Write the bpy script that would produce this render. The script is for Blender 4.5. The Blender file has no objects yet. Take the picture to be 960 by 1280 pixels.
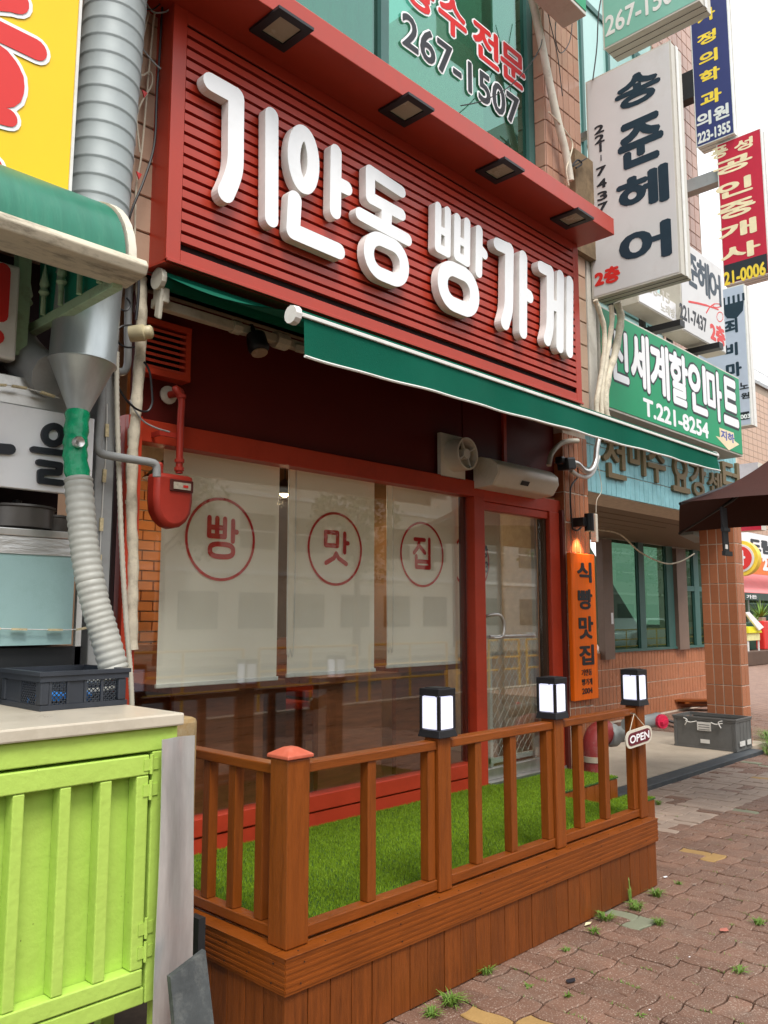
import bpy, math, random, bmesh
from mathutils import Vector, Matrix, geometry
random.seed(11)
C = bpy.context.scene.collection
sc = bpy.context.scene
V = Vector
# ------------------------------------------------------------------ camera
# world: +X along the shop front to the right, +Y into the building, +Z up; pavement at Z=0
FPX, CX, CY, HC = 1040.0, 480.0, 640.0, 1.45
_th = math.atan(130 / FPX)
_up = V((0, math.cos(_th), math.sin(_th)))
_X = V((1010, -130, FPX)).normalized()
_Y = V((_up[1]*_X[2]-_up[2]*_X[1], _up[2]*_X[0]-_up[0]*_X[2], _up[0]*_X[1]-_up[1]*_X[0]))
if _Y[2] < 0: _Y = -_Y
def _ray(px, py):
    d = V((px-CX, -(py-CY), FPX)); return V((d.dot(_X), d.dot(_Y), d.dot(_up)))
def at(px, py, Y):      # the point on the wall plane y=Y along this line of sight
    r = _ray(px, py); t = Y/r[1]; return V((r[0]*t, Y, HC+r[2]*t))
def atx(px, py, X):
    r = _ray(px, py); t = X/r[0]; return V((X, r[1]*t, HC+r[2]*t))
def atz(px, py, Z):
    r = _ray(px, py); t = (Z-HC)/r[2]; return V((r[0]*t, r[1]*t, Z))
cam = bpy.data.cameras.new('camera'); cob = bpy.data.objects.new('camera', cam); C.objects.link(cob)
sc.camera = cob
R3 = Matrix(((_X[0], _X[1], -_X[2]), (_Y[0], _Y[1], -_Y[2]), (_up[0], _up[1], -_up[2])))
cob.matrix_world = Matrix.Translation((0, 0, HC)) @ R3.to_4x4()
cam.sensor_fit = 'AUTO'; cam.sensor_width = 36; cam.lens = FPX/1280*36
cam.clip_start = .05; cam.clip_end = 500
# ------------------------------------------------------------------ sky, sun, exposure
W = bpy.data.worlds.new('World'); sc.world = W; W.use_nodes = True
nt = W.node_tree; bg = nt.nodes['Background']
sky = nt.nodes.new('ShaderNodeTexSky'); sky.sky_type = 'NISHITA'; sky.sun_disc = False
SUN_EL, SUN_AZ = 58, 205
sky.sun_elevation = math.radians(SUN_EL); sky.sun_rotation = math.radians(SUN_AZ)
mix = nt.nodes.new('ShaderNodeMixRGB'); mix.inputs[0].default_value = .9     # closed cloud cover over the blue
nz = nt.nodes.new('ShaderNodeTexNoise'); nz.inputs['Scale'].default_value = 2.2; nz.inputs['Detail'].default_value = 5
rp = nt.nodes.new('ShaderNodeValToRGB')
rp.color_ramp.elements[0].position = .3; rp.color_ramp.elements[0].color = (9.6, 9.9, 10.4, 1)
rp.color_ramp.elements[1].position = .75; rp.color_ramp.elements[1].color = (12.4, 12.5, 12.6, 1)
tc = nt.nodes.new('ShaderNodeTexCoord')
nt.links.new(tc.outputs['Generated'], nz.inputs['Vector']); nt.links.new(nz.outputs['Fac'], rp.inputs[0])
nt.links.new(sky.outputs[0], mix.inputs[1]); nt.links.new(rp.outputs[0], mix.inputs[2])
nt.links.new(mix.outputs[0], bg.inputs[0]); bg.inputs[1].default_value = .085
sun = bpy.data.lights.new('sun', 'SUN'); sun.energy = 1.5; sun.angle = math.radians(22); sun.color = (1, .96, .9)
so = bpy.data.objects.new('sun', sun); C.objects.link(so)
_a = math.radians(SUN_AZ); _e = math.radians(SUN_EL)
sd = V((math.sin(_a)*math.cos(_e), math.cos(_a)*math.cos(_e), math.sin(_e)))
so.rotation_euler = sd.to_track_quat('Z', 'Y').to_euler(); so.location = (0, -6, 12)
sc.view_settings.view_transform = 'Standard'; sc.view_settings.look = 'None'
sc.view_settings.exposure = 1.0; sc.view_settings.gamma = 1
sc.cycles.max_bounces = 8; sc.cycles.transparent_max_bounces = 12; sc.cycles.caustics_reflective = False
sc.cycles.caustics_refractive = False
# ------------------------------------------------------------------ helpers
ORG = {}
def lin(h):
    h = h.lstrip('#'); out = []
    for i in (0, 2, 4):
        c = int(h[i:i+2], 16)/255; out.append(c/12.92 if c <= .04045 else ((c+.055)/1.055)**2.4)
    return tuple(out)+(1,)
def mat(name, col, rough=.5, metal=0, var=.12, vs=6, bump=0, bs=40, dirt=None, dirt_amt=.35, ds=3, rand=0, stretch=None, spec=.38, emit=None, es=1, coat=0, speck=None):
    m = bpy.data.materials.new(name); m.use_nodes = True; n = m.node_tree; L = n.links.new
    b = n.nodes['Principled BSDF']; b.inputs['Roughness'].default_value = rough; b.inputs['Metallic'].default_value = metal
    b.inputs['Specular IOR Level'].default_value = spec
    if coat: b.inputs['Coat Weight'].default_value = coat; b.inputs['Coat Roughness'].default_value = .12
    col = lin(col) if isinstance(col, str) else tuple(col)+(1,) if len(col) == 3 else col
    t = n.nodes.new('ShaderNodeTexCoord'); mp = n.nodes.new('ShaderNodeMapping')
    L(t.outputs['Object'], mp.inputs[0])
    if stretch: mp.inputs['Scale'].default_value = stretch
    z = n.nodes.new('ShaderNodeTexNoise'); z.inputs['Scale'].default_value = vs; z.inputs['Detail'].default_value = 6; z.inputs['Roughness'].default_value = .65
    L(mp.outputs[0], z.inputs['Vector'])
    r = n.nodes.new('ShaderNodeMapRange'); r.inputs['To Min'].default_value = 1-var; r.inputs['To Max'].default_value = 1+var
    r.inputs['From Min'].default_value = .3; r.inputs['From Max'].default_value = .7
    L(z.outputs['Fac'], r.inputs[0])
    hv = n.nodes.new('ShaderNodeHueSaturation'); hv.inputs['Color'].default_value = col
    last = r.outputs[0]
    if rand:
        oi = n.nodes.new('ShaderNodeObjectInfo'); r2 = n.nodes.new('ShaderNodeMapRange')
        r2.inputs['To Min'].default_value = 1-rand; r2.inputs['To Max'].default_value = 1+rand; L(oi.outputs['Random'], r2.inputs[0])
        mu = n.nodes.new('ShaderNodeMath'); mu.operation = 'MULTIPLY'; L(last, mu.inputs[0]); L(r2.outputs[0], mu.inputs[1]); last = mu.outputs[0]
    L(last, hv.inputs['Value']); cout = hv.outputs[0]
    if dirt:
        dz = n.nodes.new('ShaderNodeTexNoise'); dz.inputs['Scale'].default_value = ds; dz.inputs['Detail'].default_value = 9; dz.inputs['Roughness'].default_value = .75
        L(mp.outputs[0], dz.inputs['Vector'])
        dr = n.nodes.new('ShaderNodeMapRange'); dr.inputs['From Min'].default_value = .5; dr.inputs['From Max'].default_value = .72
        dr.inputs['To Max'].default_value = dirt_amt; L(dz.outputs['Fac'], dr.inputs[0])
        mx = n.nodes.new('ShaderNodeMixRGB'); mx.inputs[2].default_value = lin(dirt); L(dr.outputs[0], mx.inputs[0]); L(cout, mx.inputs[1]); cout = mx.outputs[0]
    if speck:
        sz = n.nodes.new('ShaderNodeTexNoise'); sz.inputs['Scale'].default_value = speck[0]; sz.inputs['Detail'].default_value = 2
        L(mp.outputs[0], sz.inputs['Vector']); sr = n.nodes.new('ShaderNodeMapRange'); th_ = speck[3] if len(speck) > 3 else .62; sr.inputs['From Min'].default_value = th_; sr.inputs['From Max'].default_value = th_+.05; sr.inputs['To Max'].default_value = speck[1]
        L(sz.outputs['Fac'], sr.inputs[0]); sm_ = n.nodes.new('ShaderNodeMixRGB'); sm_.inputs[2].default_value = lin(speck[2]); L(sr.outputs[0], sm_.inputs[0]); L(cout, sm_.inputs[1]); cout = sm_.outputs[0]
    L(cout, b.inputs['Base Color'])
    rr = n.nodes.new('ShaderNodeMapRange'); rr.inputs['To Min'].default_value = max(.03, rough-.1); rr.inputs['To Max'].default_value = min(1, rough+.12)
    L(z.outputs['Fac'], rr.inputs[0]); L(rr.outputs[0], b.inputs['Roughness'])
    if bump:
        bz = n.nodes.new('ShaderNodeTexNoise'); bz.inputs['Scale'].default_value = bs; bz.inputs['Detail'].default_value = 4
        L(mp.outputs[0], bz.inputs['Vector'])
        bn = n.nodes.new('ShaderNodeBump'); bn.inputs['Strength'].default_value = bump; bn.inputs['Distance'].default_value = .01
        L(bz.outputs['Fac'], bn.inputs['Height']); L(bn.outputs[0], b.inputs['Normal'])
    if emit:
        b.inputs['Emission Color'].default_value = lin(emit); b.inputs['Emission Strength'].default_value = es
    return m
def glass(name, tint, refl=1.0, trans=(1, 1, 1), base=0):
    m = bpy.data.materials.new(name); m.use_nodes = True; n = m.node_tree; L = n.links.new
    n.nodes.remove(n.nodes['Principled BSDF']); o = n.nodes['Material Output']
    tr = n.nodes.new('ShaderNodeBsdfTransparent'); tr.inputs[0].default_value = tuple(trans)+(1,)
    gl = n.nodes.new('ShaderNodeBsdfGlossy'); gl.inputs['Roughness'].default_value = .015; gl.inputs[0].default_value = tuple(tint)+(1,)
    fr = n.nodes.new('ShaderNodeFresnel'); ge = n.nodes.new('ShaderNodeNewGeometry')   # same reflectance from both sides of the pane
    io = n.nodes.new('ShaderNodeMapRange'); io.inputs['To Min'].default_value = 1.5; io.inputs['To Max'].default_value = 1/1.5
    L(ge.outputs['Backfacing'], io.inputs[0]); L(io.outputs[0], fr.inputs[0])
    r = n.nodes.new('ShaderNodeMath'); r.operation = 'MULTIPLY_ADD'; r.inputs[1].default_value = refl; r.inputs[2].default_value = base; r.use_clamp = True
    z = n.nodes.new('ShaderNodeTexNoise'); z.inputs['Scale'].default_value = 1.3
    bn = n.nodes.new('ShaderNodeBump'); bn.inputs['Strength'].default_value = .02; bn.inputs['Distance'].default_value = .02
    L(z.outputs['Fac'], bn.inputs['Height']); L(bn.outputs[0], gl.inputs['Normal'])
    L(fr.outputs[0], r.inputs[0]); mx = n.nodes.new('ShaderNodeMixShader')
    L(r.outputs[0], mx.inputs[0]); L(tr.outputs[0], mx.inputs[1]); L(gl.outputs[0], mx.inputs[2]); L(mx.outputs[0], o.inputs[0])
    return m
def setp(o, label=None, cat=None, group=None, kind=None):
    if label: o['label'] = label
    if cat: o['category'] = cat
    if group: o['group'] = group
    if kind: o['kind'] = kind
    return o
def thing(name, label, cat, loc, group=None):
    o = bpy.data.objects.new(name, None); o.empty_display_size = .1; C.objects.link(o); o.location = loc
    ORG[o.name] = V(loc); return setp(o, label, cat, group)
class MB:
    def __init__(s): s.v = []; s.f = []
    def add(s, vs, fs):
        n = len(s.v); s.v += [V(p) for p in vs]; s.f += [tuple(i+n for i in f) for f in fs]; return s
    def box(s, x0, x1, y0, y1, z0, z1):
        if x0 > x1: x0, x1 = x1, x0
        if y0 > y1: y0, y1 = y1, y0
        if z0 > z1: z0, z1 = z1, z0
        return s.hexa([(x0,y0,z0),(x1,y0,z0),(x1,y1,z0),(x0,y1,z0),(x0,y0,z1),(x1,y0,z1),(x1,y1,z1),(x0,y1,z1)])
    def hexa(s, p):
        return s.add(p, [(0,3,2,1),(4,5,6,7),(0,1,5,4),(1,2,6,5),(2,3,7,6),(3,0,4,7)])
    def obox(s, c, U, Vv, N):      # half axes
        c = V(c); U = V(U); Vv = V(Vv); N = V(N)
        return s.hexa([c-U-Vv-N, c+U-Vv-N, c+U+Vv-N, c-U+Vv-N, c-U-Vv+N, c+U-Vv+N, c+U+Vv+N, c-U+Vv+N])
    def beam(s, a, b, w, h, upv=(0, 0, 1)):
        a = V(a); b = V(b); d = (b-a); l = d.length/2; d.normalize(); sd = d.cross(V(upv))
        if sd.length < 1e-4: sd = d.cross(V((1, 0, 0)))
        sd.normalize(); u = sd.cross(d)
        return s.obox((a+b)/2, d*l, sd*w/2, u*h/2)
    def prism(s, pts, off):
        off = V(off); n = len(pts); a = [V(p) for p in pts]
        return s.add(a+[p+off for p in a], [tuple(range(n))[::-1], tuple(range(n, 2*n))]+[(i, (i+1) % n, n+(i+1) % n, n+i) for i in range(n)])
    def tube(s, pts, r, n=8, cap=True):
        pts = [V(p) for p in pts]; rs = r if isinstance(r, (list, tuple)) else [r]*len(pts)
        t0 = (pts[1]-pts[0]).normalized(); ref = V((0, 0, 1)) if abs(t0.z) < .9 else V((1, 0, 0))
        u = t0.cross(ref).normalized(); rings = []
        for i, p in enumerate(pts):
            t = (pts[min(i+1, len(pts)-1)]-pts[max(i-1, 0)]).normalized()
            u = (u-t*u.dot(t)).normalized(); w = t.cross(u)
            rings.append([p+(u*math.cos(2*math.pi*k/n)+w*math.sin(2*math.pi*k/n))*rs[i] for k in range(n)])
        vs = [q for ring in rings for q in ring]; fs = []
        for i in range(len(rings)-1):
            for k in range(n):
                fs.append((i*n+k, i*n+(k+1) % n, (i+1)*n+(k+1) % n, (i+1)*n+k))
        if cap: fs += [tuple(range(n))[::-1], tuple(range((len(rings)-1)*n, len(rings)*n))]
        return s.add(vs, fs)
    def lathe(s, prof, c, ax=(0, 0, 1), n=16):
        ax = V(ax).normalized(); ref = V((1, 0, 0)) if abs(ax.x) < .9 else V((0, 1, 0)); u = ax.cross(ref).normalized(); w = ax.cross(u); c = V(c)
        vs = [c+ax*z+(u*math.cos(2*math.pi*k/n)+w*math.sin(2*math.pi*k/n))*max(r, 1e-4) for r, z in prof for k in range(n)]
        fs = [(i*n+k, i*n+(k+1) % n, (i+1)*n+(k+1) % n, (i+1)*n+k) for i in range(len(prof)-1) for k in range(n)]
        fs += [tuple(range(n))[::-1], tuple(range((len(prof)-1)*n, len(prof)*n))]
        return s.add(vs, fs)
    def build(s, name, m, parent=None, smooth=False, bevel=0, label=None, cat=None, group=None, kind=None, base=None):
        if parent is not None: org = ORG[parent.name]
        elif base is not None: org = V(base)
        elif kind == 'structure': org = V((0, 0, 0))
        else:
            xs = [p.x for p in s.v]; ys = [p.y for p in s.v]; org = V(((min(xs)+max(xs))/2, (min(ys)+max(ys))/2, min(p.z for p in s.v)))
        me = bpy.data.meshes.new(name); me.from_pydata([p-org for p in s.v], [], s.f)
        bm = bmesh.new(); bm.from_mesh(me); bmesh.ops.recalc_face_normals(bm, faces=bm.faces); bm.to_mesh(me); bm.free()
        if smooth:
            me.polygons.foreach_set('use_smooth', [True]*len(me.polygons))
        me.materials.append(m); o = bpy.data.objects.new(name, me); C.objects.link(o)
        if smooth:
            try: me.set_sharp_from_angle(angle=math.radians(50))
            except Exception: pass
        if parent is not None: o.parent = parent
        else: o.location = org
        ORG[o.name] = org
        if bevel:
            bv = o.modifiers.new('bevel', 'BEVEL'); bv.width = bevel; bv.segments = 2; bv.limit_method = 'ANGLE'; bv.angle_limit = math.radians(40)
        return setp(o, label, cat, group, kind)
def B(name, m, parent, *b, **k):
    return MB().box(*b).build(name, m, parent, **k)
def piece(src, parent, name, loc, rz=0, rand=0):   # shares mesh data
    o = bpy.data.objects.new(name, src); C.objects.link(o); o.parent = parent; o.location = V(loc)-ORG[parent.name]
    o.rotation_euler = (random.uniform(-rand, rand), random.uniform(-rand, rand), rz); ORG[o.name] = ORG[parent.name]; return o
def mesh_of(mb, name, m, smooth=False):
    me = bpy.data.meshes.new(name); me.from_pydata([tuple(p) for p in mb.v], [], mb.f)
    bm = bmesh.new(); bm.from_mesh(me); bmesh.ops.recalc_face_normals(bm, faces=bm.faces); bm.to_mesh(me); bm.free(); me.materials.append(m)
    if smooth: me.polygons.foreach_set('use_smooth', [True]*len(me.polygons))
    return me
def chamfer_tile(w, h, d, c=.004):       # in U(x) V(z), front towards -Y, origin at lower left of the wall side
    m = MB(); a = [(0,0,0),(w,0,0),(w,0,h),(0,0,h)]; b = [(0,-d+c,0),(w,-d+c,0),(w,-d+c,h),(0,-d+c,h)]; e = [(c,-d,c),(w-c,-d,c),(w-c,-d,h-c),(c,-d,h-c)]
    m.add(a+b+e, [(0,1,5,4),(1,2,6,5),(2,3,7,6),(3,0,4,7),(4,5,9,8),(5,6,10,9),(6,7,11,10),(7,4,8,11),(8,9,10,11)]); return m
def tiles(parent, o, U, cols, rows, tw, th, gap, m, d=.008, name='tile', skip=None, jit=.0):
    """single tiles on a wall; U=+1 faces -Y running along +X, U='x' faces -X running along -Y"""
    me = mesh_of(chamfer_tile(tw-gap, th-gap, d), name, m)
    for i in range(cols):
        for j in range(rows):
            if skip and skip(i, j): continue
            if U == 'x':
                p = piece(me, parent, name, V(o)+V((0, -i*tw, j*th)), rz=-math.pi/2)
            else: p = piece(me, parent, name, V(o)+V((i*tw, 0, j*th)))
            if jit: p.location.y += random.uniform(-jit, jit)
def tiles_joined(parent, o, U, cols, rows, tw, th, gap, m, d=.008, name='tiles', skip=None):
    M = MB(); base = chamfer_tile(tw-gap, th-gap, d, .003)
    for i in range(cols):
        for j in range(rows):
            if skip and skip(i, j): continue
            e = random.uniform(-.0015, .0015)
            if U == 'x': vs = [V(o)+V((p.y+e, -p.x-i*tw, p.z+j*th)) for p in base.v]
            else: vs = [V(o)+V((p.x+i*tw, p.y+e, p.z+j*th)) for p in base.v]
            M.add(vs, base.f)
    return M.build(name, m, parent, kind='stuff')
# --- lettering: union of outlines by a constrained triangulation, then extruded
def union(polys):
    vs = []; fs = []
    for p in polys:
        ar = sum(p[i][0]*p[(i+1) % len(p)][1]-p[(i+1) % len(p)][0]*p[i][1] for i in range(len(p)))
        if abs(ar) < 1e-10: continue
        if ar < 0: p = p[::-1]
        n = len(vs); vs += [V((a, b)) for a, b in p]; fs.append(list(range(n, n+len(p))))
    r = geometry.delaunay_2d_cdt(vs, [], fs, 0, 1e-6, True)
    return [tuple(v) for v in r[0]], [tuple(f) for f, s_ in zip(r[2], r[5]) if len(s_)]
def capsule(a, b, r, n=8):
    d = V((b[0]-a[0], b[1]-a[1]))
    if d.length < 1e-7: return [(a[0]+r*math.cos(2*math.pi*k/(2*n)), a[1]+r*math.sin(2*math.pi*k/(2*n))) for k in range(2*n)]
    an = math.atan2(d.y, d.x); out = []
    for k in range(n+1): t = an-math.pi/2+math.pi*k/n; out.append((b[0]+r*math.cos(t), b[1]+r*math.sin(t)))
    for k in range(n+1): t = an+math.pi/2+math.pi*k/n; out.append((a[0]+r*math.cos(t), a[1]+r*math.sin(t)))
    return out
def strokes(lines, r, n=8):
    P = []
    for ln in lines:
        rr = r
        if isinstance(ln, tuple): ln, rr = ln
        for a, b in zip(ln, ln[1:]): P.append(capsule(a, b, rr, n))
    return union(P)
def clean(vs, fs):
    bm = bmesh.new(); bv = [bm.verts.new((x, y, 0)) for x, y in vs]
    for f in fs:
        try: bm.faces.new([bv[i] for i in f])
        except ValueError: pass
    bmesh.ops.dissolve_limit(bm, angle_limit=.02, verts=bm.verts[:], edges=bm.edges[:])
    bmesh.ops.triangulate(bm, faces=bm.faces[:])
    for v in [v for v in bm.verts if not v.link_faces]: bm.verts.remove(v)
    bm.verts.index_update(); V2 = [(v.co.x, v.co.y) for v in bm.verts]; F2 = [tuple(v.index for v in f.verts) for f in bm.faces]; bm.free()
    return V2, F2
def solid(vs, fs, mapf, depth):     # mapf(u,v,w) -> world; front at w=depth, back at w=0
    M = MB(); n = len(vs); ed = {}
    for f in fs:
        for a, b in zip(f, f[1:]+f[:1]):
            if (b, a) in ed: del ed[(b, a)]
            else: ed[(a, b)] = 1
    v3 = [mapf(x, y, depth) for x, y in vs]; F = list(fs)
    if depth > 0:
        v3 += [mapf(x, y, 0) for x, y in vs]; F = F+[(b, a, a+n, b+n) for a, b in ed]
    M.add(v3, F); return M
_g = {}
def glyph(body, bold):
    if (body, bold) in _g: return _g[(body, bold)]
    if body not in _g:
        c = bpy.data.curves.new('lettering', 'FONT'); c.body = body; c.size = 1; c.resolution_u = 3
        o = bpy.data.objects.new('lettering', c); C.objects.link(o)
        me = bpy.data.meshes.new_from_object(o.evaluated_get(bpy.context.evaluated_depsgraph_get()))
        vs = [(v.co.x, v.co.y) for v in me.vertices]; fs = [tuple(p.vertices) for p in me.polygons]
        bpy.data.objects.remove(o); bpy.data.curves.remove(c); bpy.data.meshes.remove(me)
        _g[body] = (vs, fs)
    vs, fs = _g[body]
    bb = (min(v[0] for v in vs), max(v[0] for v in vs), min(v[1] for v in vs), max(v[1] for v in vs))
    if bold:
        ed = {}
        for f in fs:
            for a, b in zip(f, f[1:]+f[:1]):
                k = (min(a, b), max(a, b)); ed[k] = ed.get(k, 0)+1
        P = [[vs[i] for i in f] for f in fs]+[capsule(vs[a], vs[b], bold, 2) for (a, b), c in ed.items() if c == 1]
        r = clean(*union(P))
    else: r = (vs, fs)
    _g[(body, bold)] = r+(bb,); return _g[(body, bold)]
FX = (V((1, 0, 0)), V((0, 0, 1)), V((0, -1, 0)))       # faces the street
FL = (V((0, -1, 0)), V((0, 0, 1)), V((-1, 0, 0)))      # faces -X, along the pavement
def text(body, o, w, h, fr, m, parent, name='lettering', bold=.03, depth=.003, lift=0, slant=0):
    """body fitted into w x h with its lower left at o"""
    vs, fs, bb = glyph(body, bold); U, Vv, N = fr; sx = w/(bb[1]-bb[0]); sy = h/(bb[3]-bb[2]); o = V(o)
    f = lambda x, y, z: o+U*((x-bb[0])*sx+(y-bb[2])*sy*slant)+Vv*((y-bb[2])*sy)+N*(z+lift)
    return solid(vs, fs, f, depth).build(name, m, parent)
def rrect(cx, cz, w, h, r, n=5):
    return [(cx+sx*(w/2-r)+r*math.cos(a0+math.pi/2*k/n), cz+sz*(h/2-r)+r*math.sin(a0+math.pi/2*k/n)) for sx, sz, a0 in ((1, 1, 0), (-1, 1, math.pi/2), (-1, -1, math.pi), (1, -1, 1.5*math.pi)) for k in range(n+1)]
def smooth_path(pts, n=6):
    pts = [V(p) for p in pts]; P = [pts[0]]+pts+[pts[-1]]; out = []
    for i in range(1, len(P)-2):
        for k in range(n):
            t = k/n; a, b, c, d = P[i-1:i+3]
            out.append(.5*((2*b)+(c-a)*t+(2*a-5*b+4*c-d)*t*t+(3*b-a-3*c+d)*t**3))
    return out+[pts[-1]]
# ------------------------------------------------------------------ materials
M_RED = mat('red_painted_steel', (.42, .038, .018), .33, var=.06, vs=3, dirt='#7a3a30', dirt_amt=.22, ds=2.5, spec=.42)
M_REDW = mat('red_frame_paint', (.5, .048, .018), .42, var=.07, vs=5, dirt='#4a1510', dirt_amt=.2, ds=6)
M_REDSHADE = mat('shaded_red_panel', (.11, .007, .004), .5, var=.1, vs=2)  # the shop-front red, coloured darker to stand for shade under the awning
M_GAP = mat('dark_backing', (.018, .006, .006), .8)
M_WHITE = mat('white_acrylic', (.86, .86, .87), .35, var=.03, vs=2, dirt='#b8b4ae', dirt_amt=.12, ds=9)
M_WEDGE = mat('cream_letter_edge', (.82, .79, .75), .5)
M_GREENF = mat('green_awning_canvas', (.0015, .092, .055), .8, var=.1, vs=2, bump=.15, bs=300, spec=.12, dirt='#2c5a48', dirt_amt=.15, ds=3)
M_CREAM = mat('cream_painted_metal', (.62, .58, .48), .5, var=.08, vs=6, dirt='#6b5c45', dirt_amt=.4, ds=10)
M_WPAINT = mat('white_painted_metal', (.74, .73, .69), .4, var=.05, dirt='#8a8070', dirt_amt=.25, ds=8)
M_BLACK = mat('black_metal', (.012, .012, .014), .4, var=.2)
M_DARKP = mat('black_plastic', (.02, .022, .024), .45)
M_TILE = mat('salmon_wall_tile', (.42, .235, .16), .22, var=.06, vs=3, rand=.09, dirt='#6a4a3a', dirt_amt=.25, ds=5)
M_TILEL = mat('peach_wall_tile', (.5, .345, .245), .25, var=.05, vs=3, rand=.06, dirt='#6a5444', dirt_amt=.25, ds=4)
M_TILEO = mat('orange_brown_tile', (.41, .155, .075), .25, var=.07, vs=3, rand=.09, dirt='#55301f', dirt_amt=.25, ds=5)
M_BLUE = mat('pale_blue_tile', (.27, .55, .6), .2, var=.16, vs=7, rand=.05, dirt='#8fb6bd', dirt_amt=.35, ds=6)
M_GROUT = mat('grout', (.34, .27, .21), .9, var=.15, vs=20)
M_GROUTL = mat('light_grout', (.66, .56, .45), .9, var=.15, vs=20)
M_WOOD = mat('stained_deck_wood', (.21, .052, .006), .36, var=.14, vs=5, stretch=(1.2, 1.2, 14), dirt='#3a1500', dirt_amt=.5, ds=3, bump=.2, bs=30, rand=.08)
M_WOODV = mat('stained_upright_wood', (.21, .052, .006), .35, var=.15, vs=5, stretch=(14, 14, 1.2), dirt='#3a1500', dirt_amt=.45, ds=3, bump=.2, bs=30, rand=.1)
M_SKIRT = mat('weathered_skirt_wood', (.17, .043, .006), .45, var=.25, vs=5, stretch=(14, 14, 1.2), dirt='#2c1204', dirt_amt=.5, ds=4, bump=.25, bs=30, rand=.16)
M_ALU = mat('brushed_aluminium', (.62, .61, .58), .32, metal=.9, var=.1, vs=8, dirt='#6e675c', dirt_amt=.3, ds=5)
M_STEEL = mat('galvanised_duct', (.29, .32, .32), .55, metal=.12, var=.14, vs=5, dirt='#8c9492', dirt_amt=.45, ds=5)
M_SHEET = mat('scuffed_metal_sheet', (.66, .67, .66), .3, metal=.6, var=.2, vs=4, stretch=(3, 3, .6), dirt='#d0d4d4', dirt_amt=.5, ds=6, bump=.15, bs=12, speck=(40, .3, '#d8dcdc', .6))
M_LIME = mat('lime_green_paint', (.45, .635, .115), .42, var=.05, vs=5, dirt='#8f9a44', dirt_amt=.22, ds=7, bump=.2, bs=45, speck=(60, .7, '#4a3c1c', .745))
M_SLAB = mat('beige_plastic_slab', (.56, .5, .4), .3, var=.08, vs=4, dirt='#7a6c50', dirt_amt=.35, ds=3)
M_GREYC = mat('grey_crate_plastic', (.13, .13, .125), .5, var=.15, dirt='#6b6c66', dirt_amt=.25, ds=9)
M_CRATE = mat('dark_crate_plastic', (.03, .035, .045), .5, var=.15, dirt='#3c4048', dirt_amt=.3, ds=9)
M_YELLOW = mat('yellow_sign_face', (.9, .58, .004), .35, var=.03, vs=2)
M_SIGNRED = mat('sign_red_ink', (.68, .03, .025), .4, var=.03)
M_HOODG = mat('green_hood_plastic', (.015, .155, .095), .35, var=.14, vs=3, stretch=(8, 1, 1), dirt='#4f8a70', dirt_amt=.35, ds=4)
M_PIPEG = mat('grey_pipe_paint', (.33, .34, .34), .5, var=.1, dirt='#5a4a3a', dirt_amt=.3, ds=12)
M_WRAP = mat('cream_pipe_wrap', (.66, .59, .46), .75, var=.14, vs=14, dirt='#5a4a32', dirt_amt=.5, ds=12, bump=.5, bs=30)
M_HOSE = mat('grey_flex_hose', (.4, .4, .36), .45, var=.12, vs=9, dirt='#8a8a80', dirt_amt=.3, ds=12)
M_TAPE = mat('green_tape', (.01, .32, .14), .25, var=.25, vs=14, bump=.5, bs=25)
M_GASR = mat('red_gas_paint', (.4, .035, .02), .45, var=.1, vs=6, dirt='#50201a', dirt_amt=.3, ds=8)
M_BLIND = mat('ivory_blind_fabric', (.92, .9, .82), .85, var=.03, vs=2, bump=.1, bs=400)
M_INKR = mat('red_print', (.62, .018, .02), .6, var=.04)
M_ORANGE = mat('orange_varnished_wood', (.95, .17, .006), .4, var=.12, vs=4, stretch=(12, 12, 1), dirt='#f05a10', dirt_amt=.3, ds=4, spec=.25)
M_INKB = mat('black_ink', (.018, .02, .026), .45)
M_NAVYINK = mat('navy_ink', (.012, .03, .05), .4)
M_SIGNW = mat('aged_white_sign', (.66, .65, .64), .35, var=.04, vs=1.5, dirt='#a8927a', dirt_amt=.3, ds=1.2)
M_SIGNE = mat('sign_edge_metal', (.6, .57, .5), .45, var=.08, dirt='#857a66', dirt_amt=.4, ds=6)
M_GSIGN = mat('green_sign_face', (.003, .29, .12), .35, var=.07, vs=2, dirt='#1f8a58', dirt_amt=.2, ds=3, spec=.25)
M_GSIGNP = mat('faded_green_sign', (.2, .46, .36), .35, var=.06, vs=2, dirt='#8fb8a6', dirt_amt=.4, ds=2)
M_NAVY = mat('navy_sign_face', (.03, .035, .14), .35, var=.06)
M_CRIM = mat('crimson_sign_face', (.52, .012, .04), .35, var=.06)
M_LILAC = mat('lilac_grey_sign', (.5, .53, .64), .35, var=.04)
M_YINK = mat('yellow_ink', (.85, .6, .05), .4)
M_CINK = mat('cream_ink', (.85, .7, .45), .4)
M_BRONZE = mat('bronze_letters', (.2, .14, .065), .45, metal=.3, var=.15, dirt='#4a3c22', dirt_amt=.3)
M_GTRIM = mat('green_window_frame', (.05, .13, .115), .45, var=.1, vs=5)
M_BRTRIM = mat('brown_aluminium_trim', (.19, .13, .1), .5, var=.1, vs=5, dirt='#5a4638', dirt_amt=.3)
M_CONC = mat('pale_concrete', (.42, .35, .27), .8, var=.12, vs=3, dirt='#7a6a58', dirt_amt=.35, ds=2, bump=.15, bs=60)
M_RUB = mat('dark_rubber_strip', (.05, .058, .065), .6, var=.2, dirt='#7a7468', dirt_amt=.25, ds=8)
M_PAVE = mat('red_brown_paver', (.165, .088, .058), .62, var=.18, vs=5, rand=.16, dirt='#74665a', dirt_amt=.55, ds=4, bump=.5, bs=120, speck=(150, .5, '#c0b0a0', .6))
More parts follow.
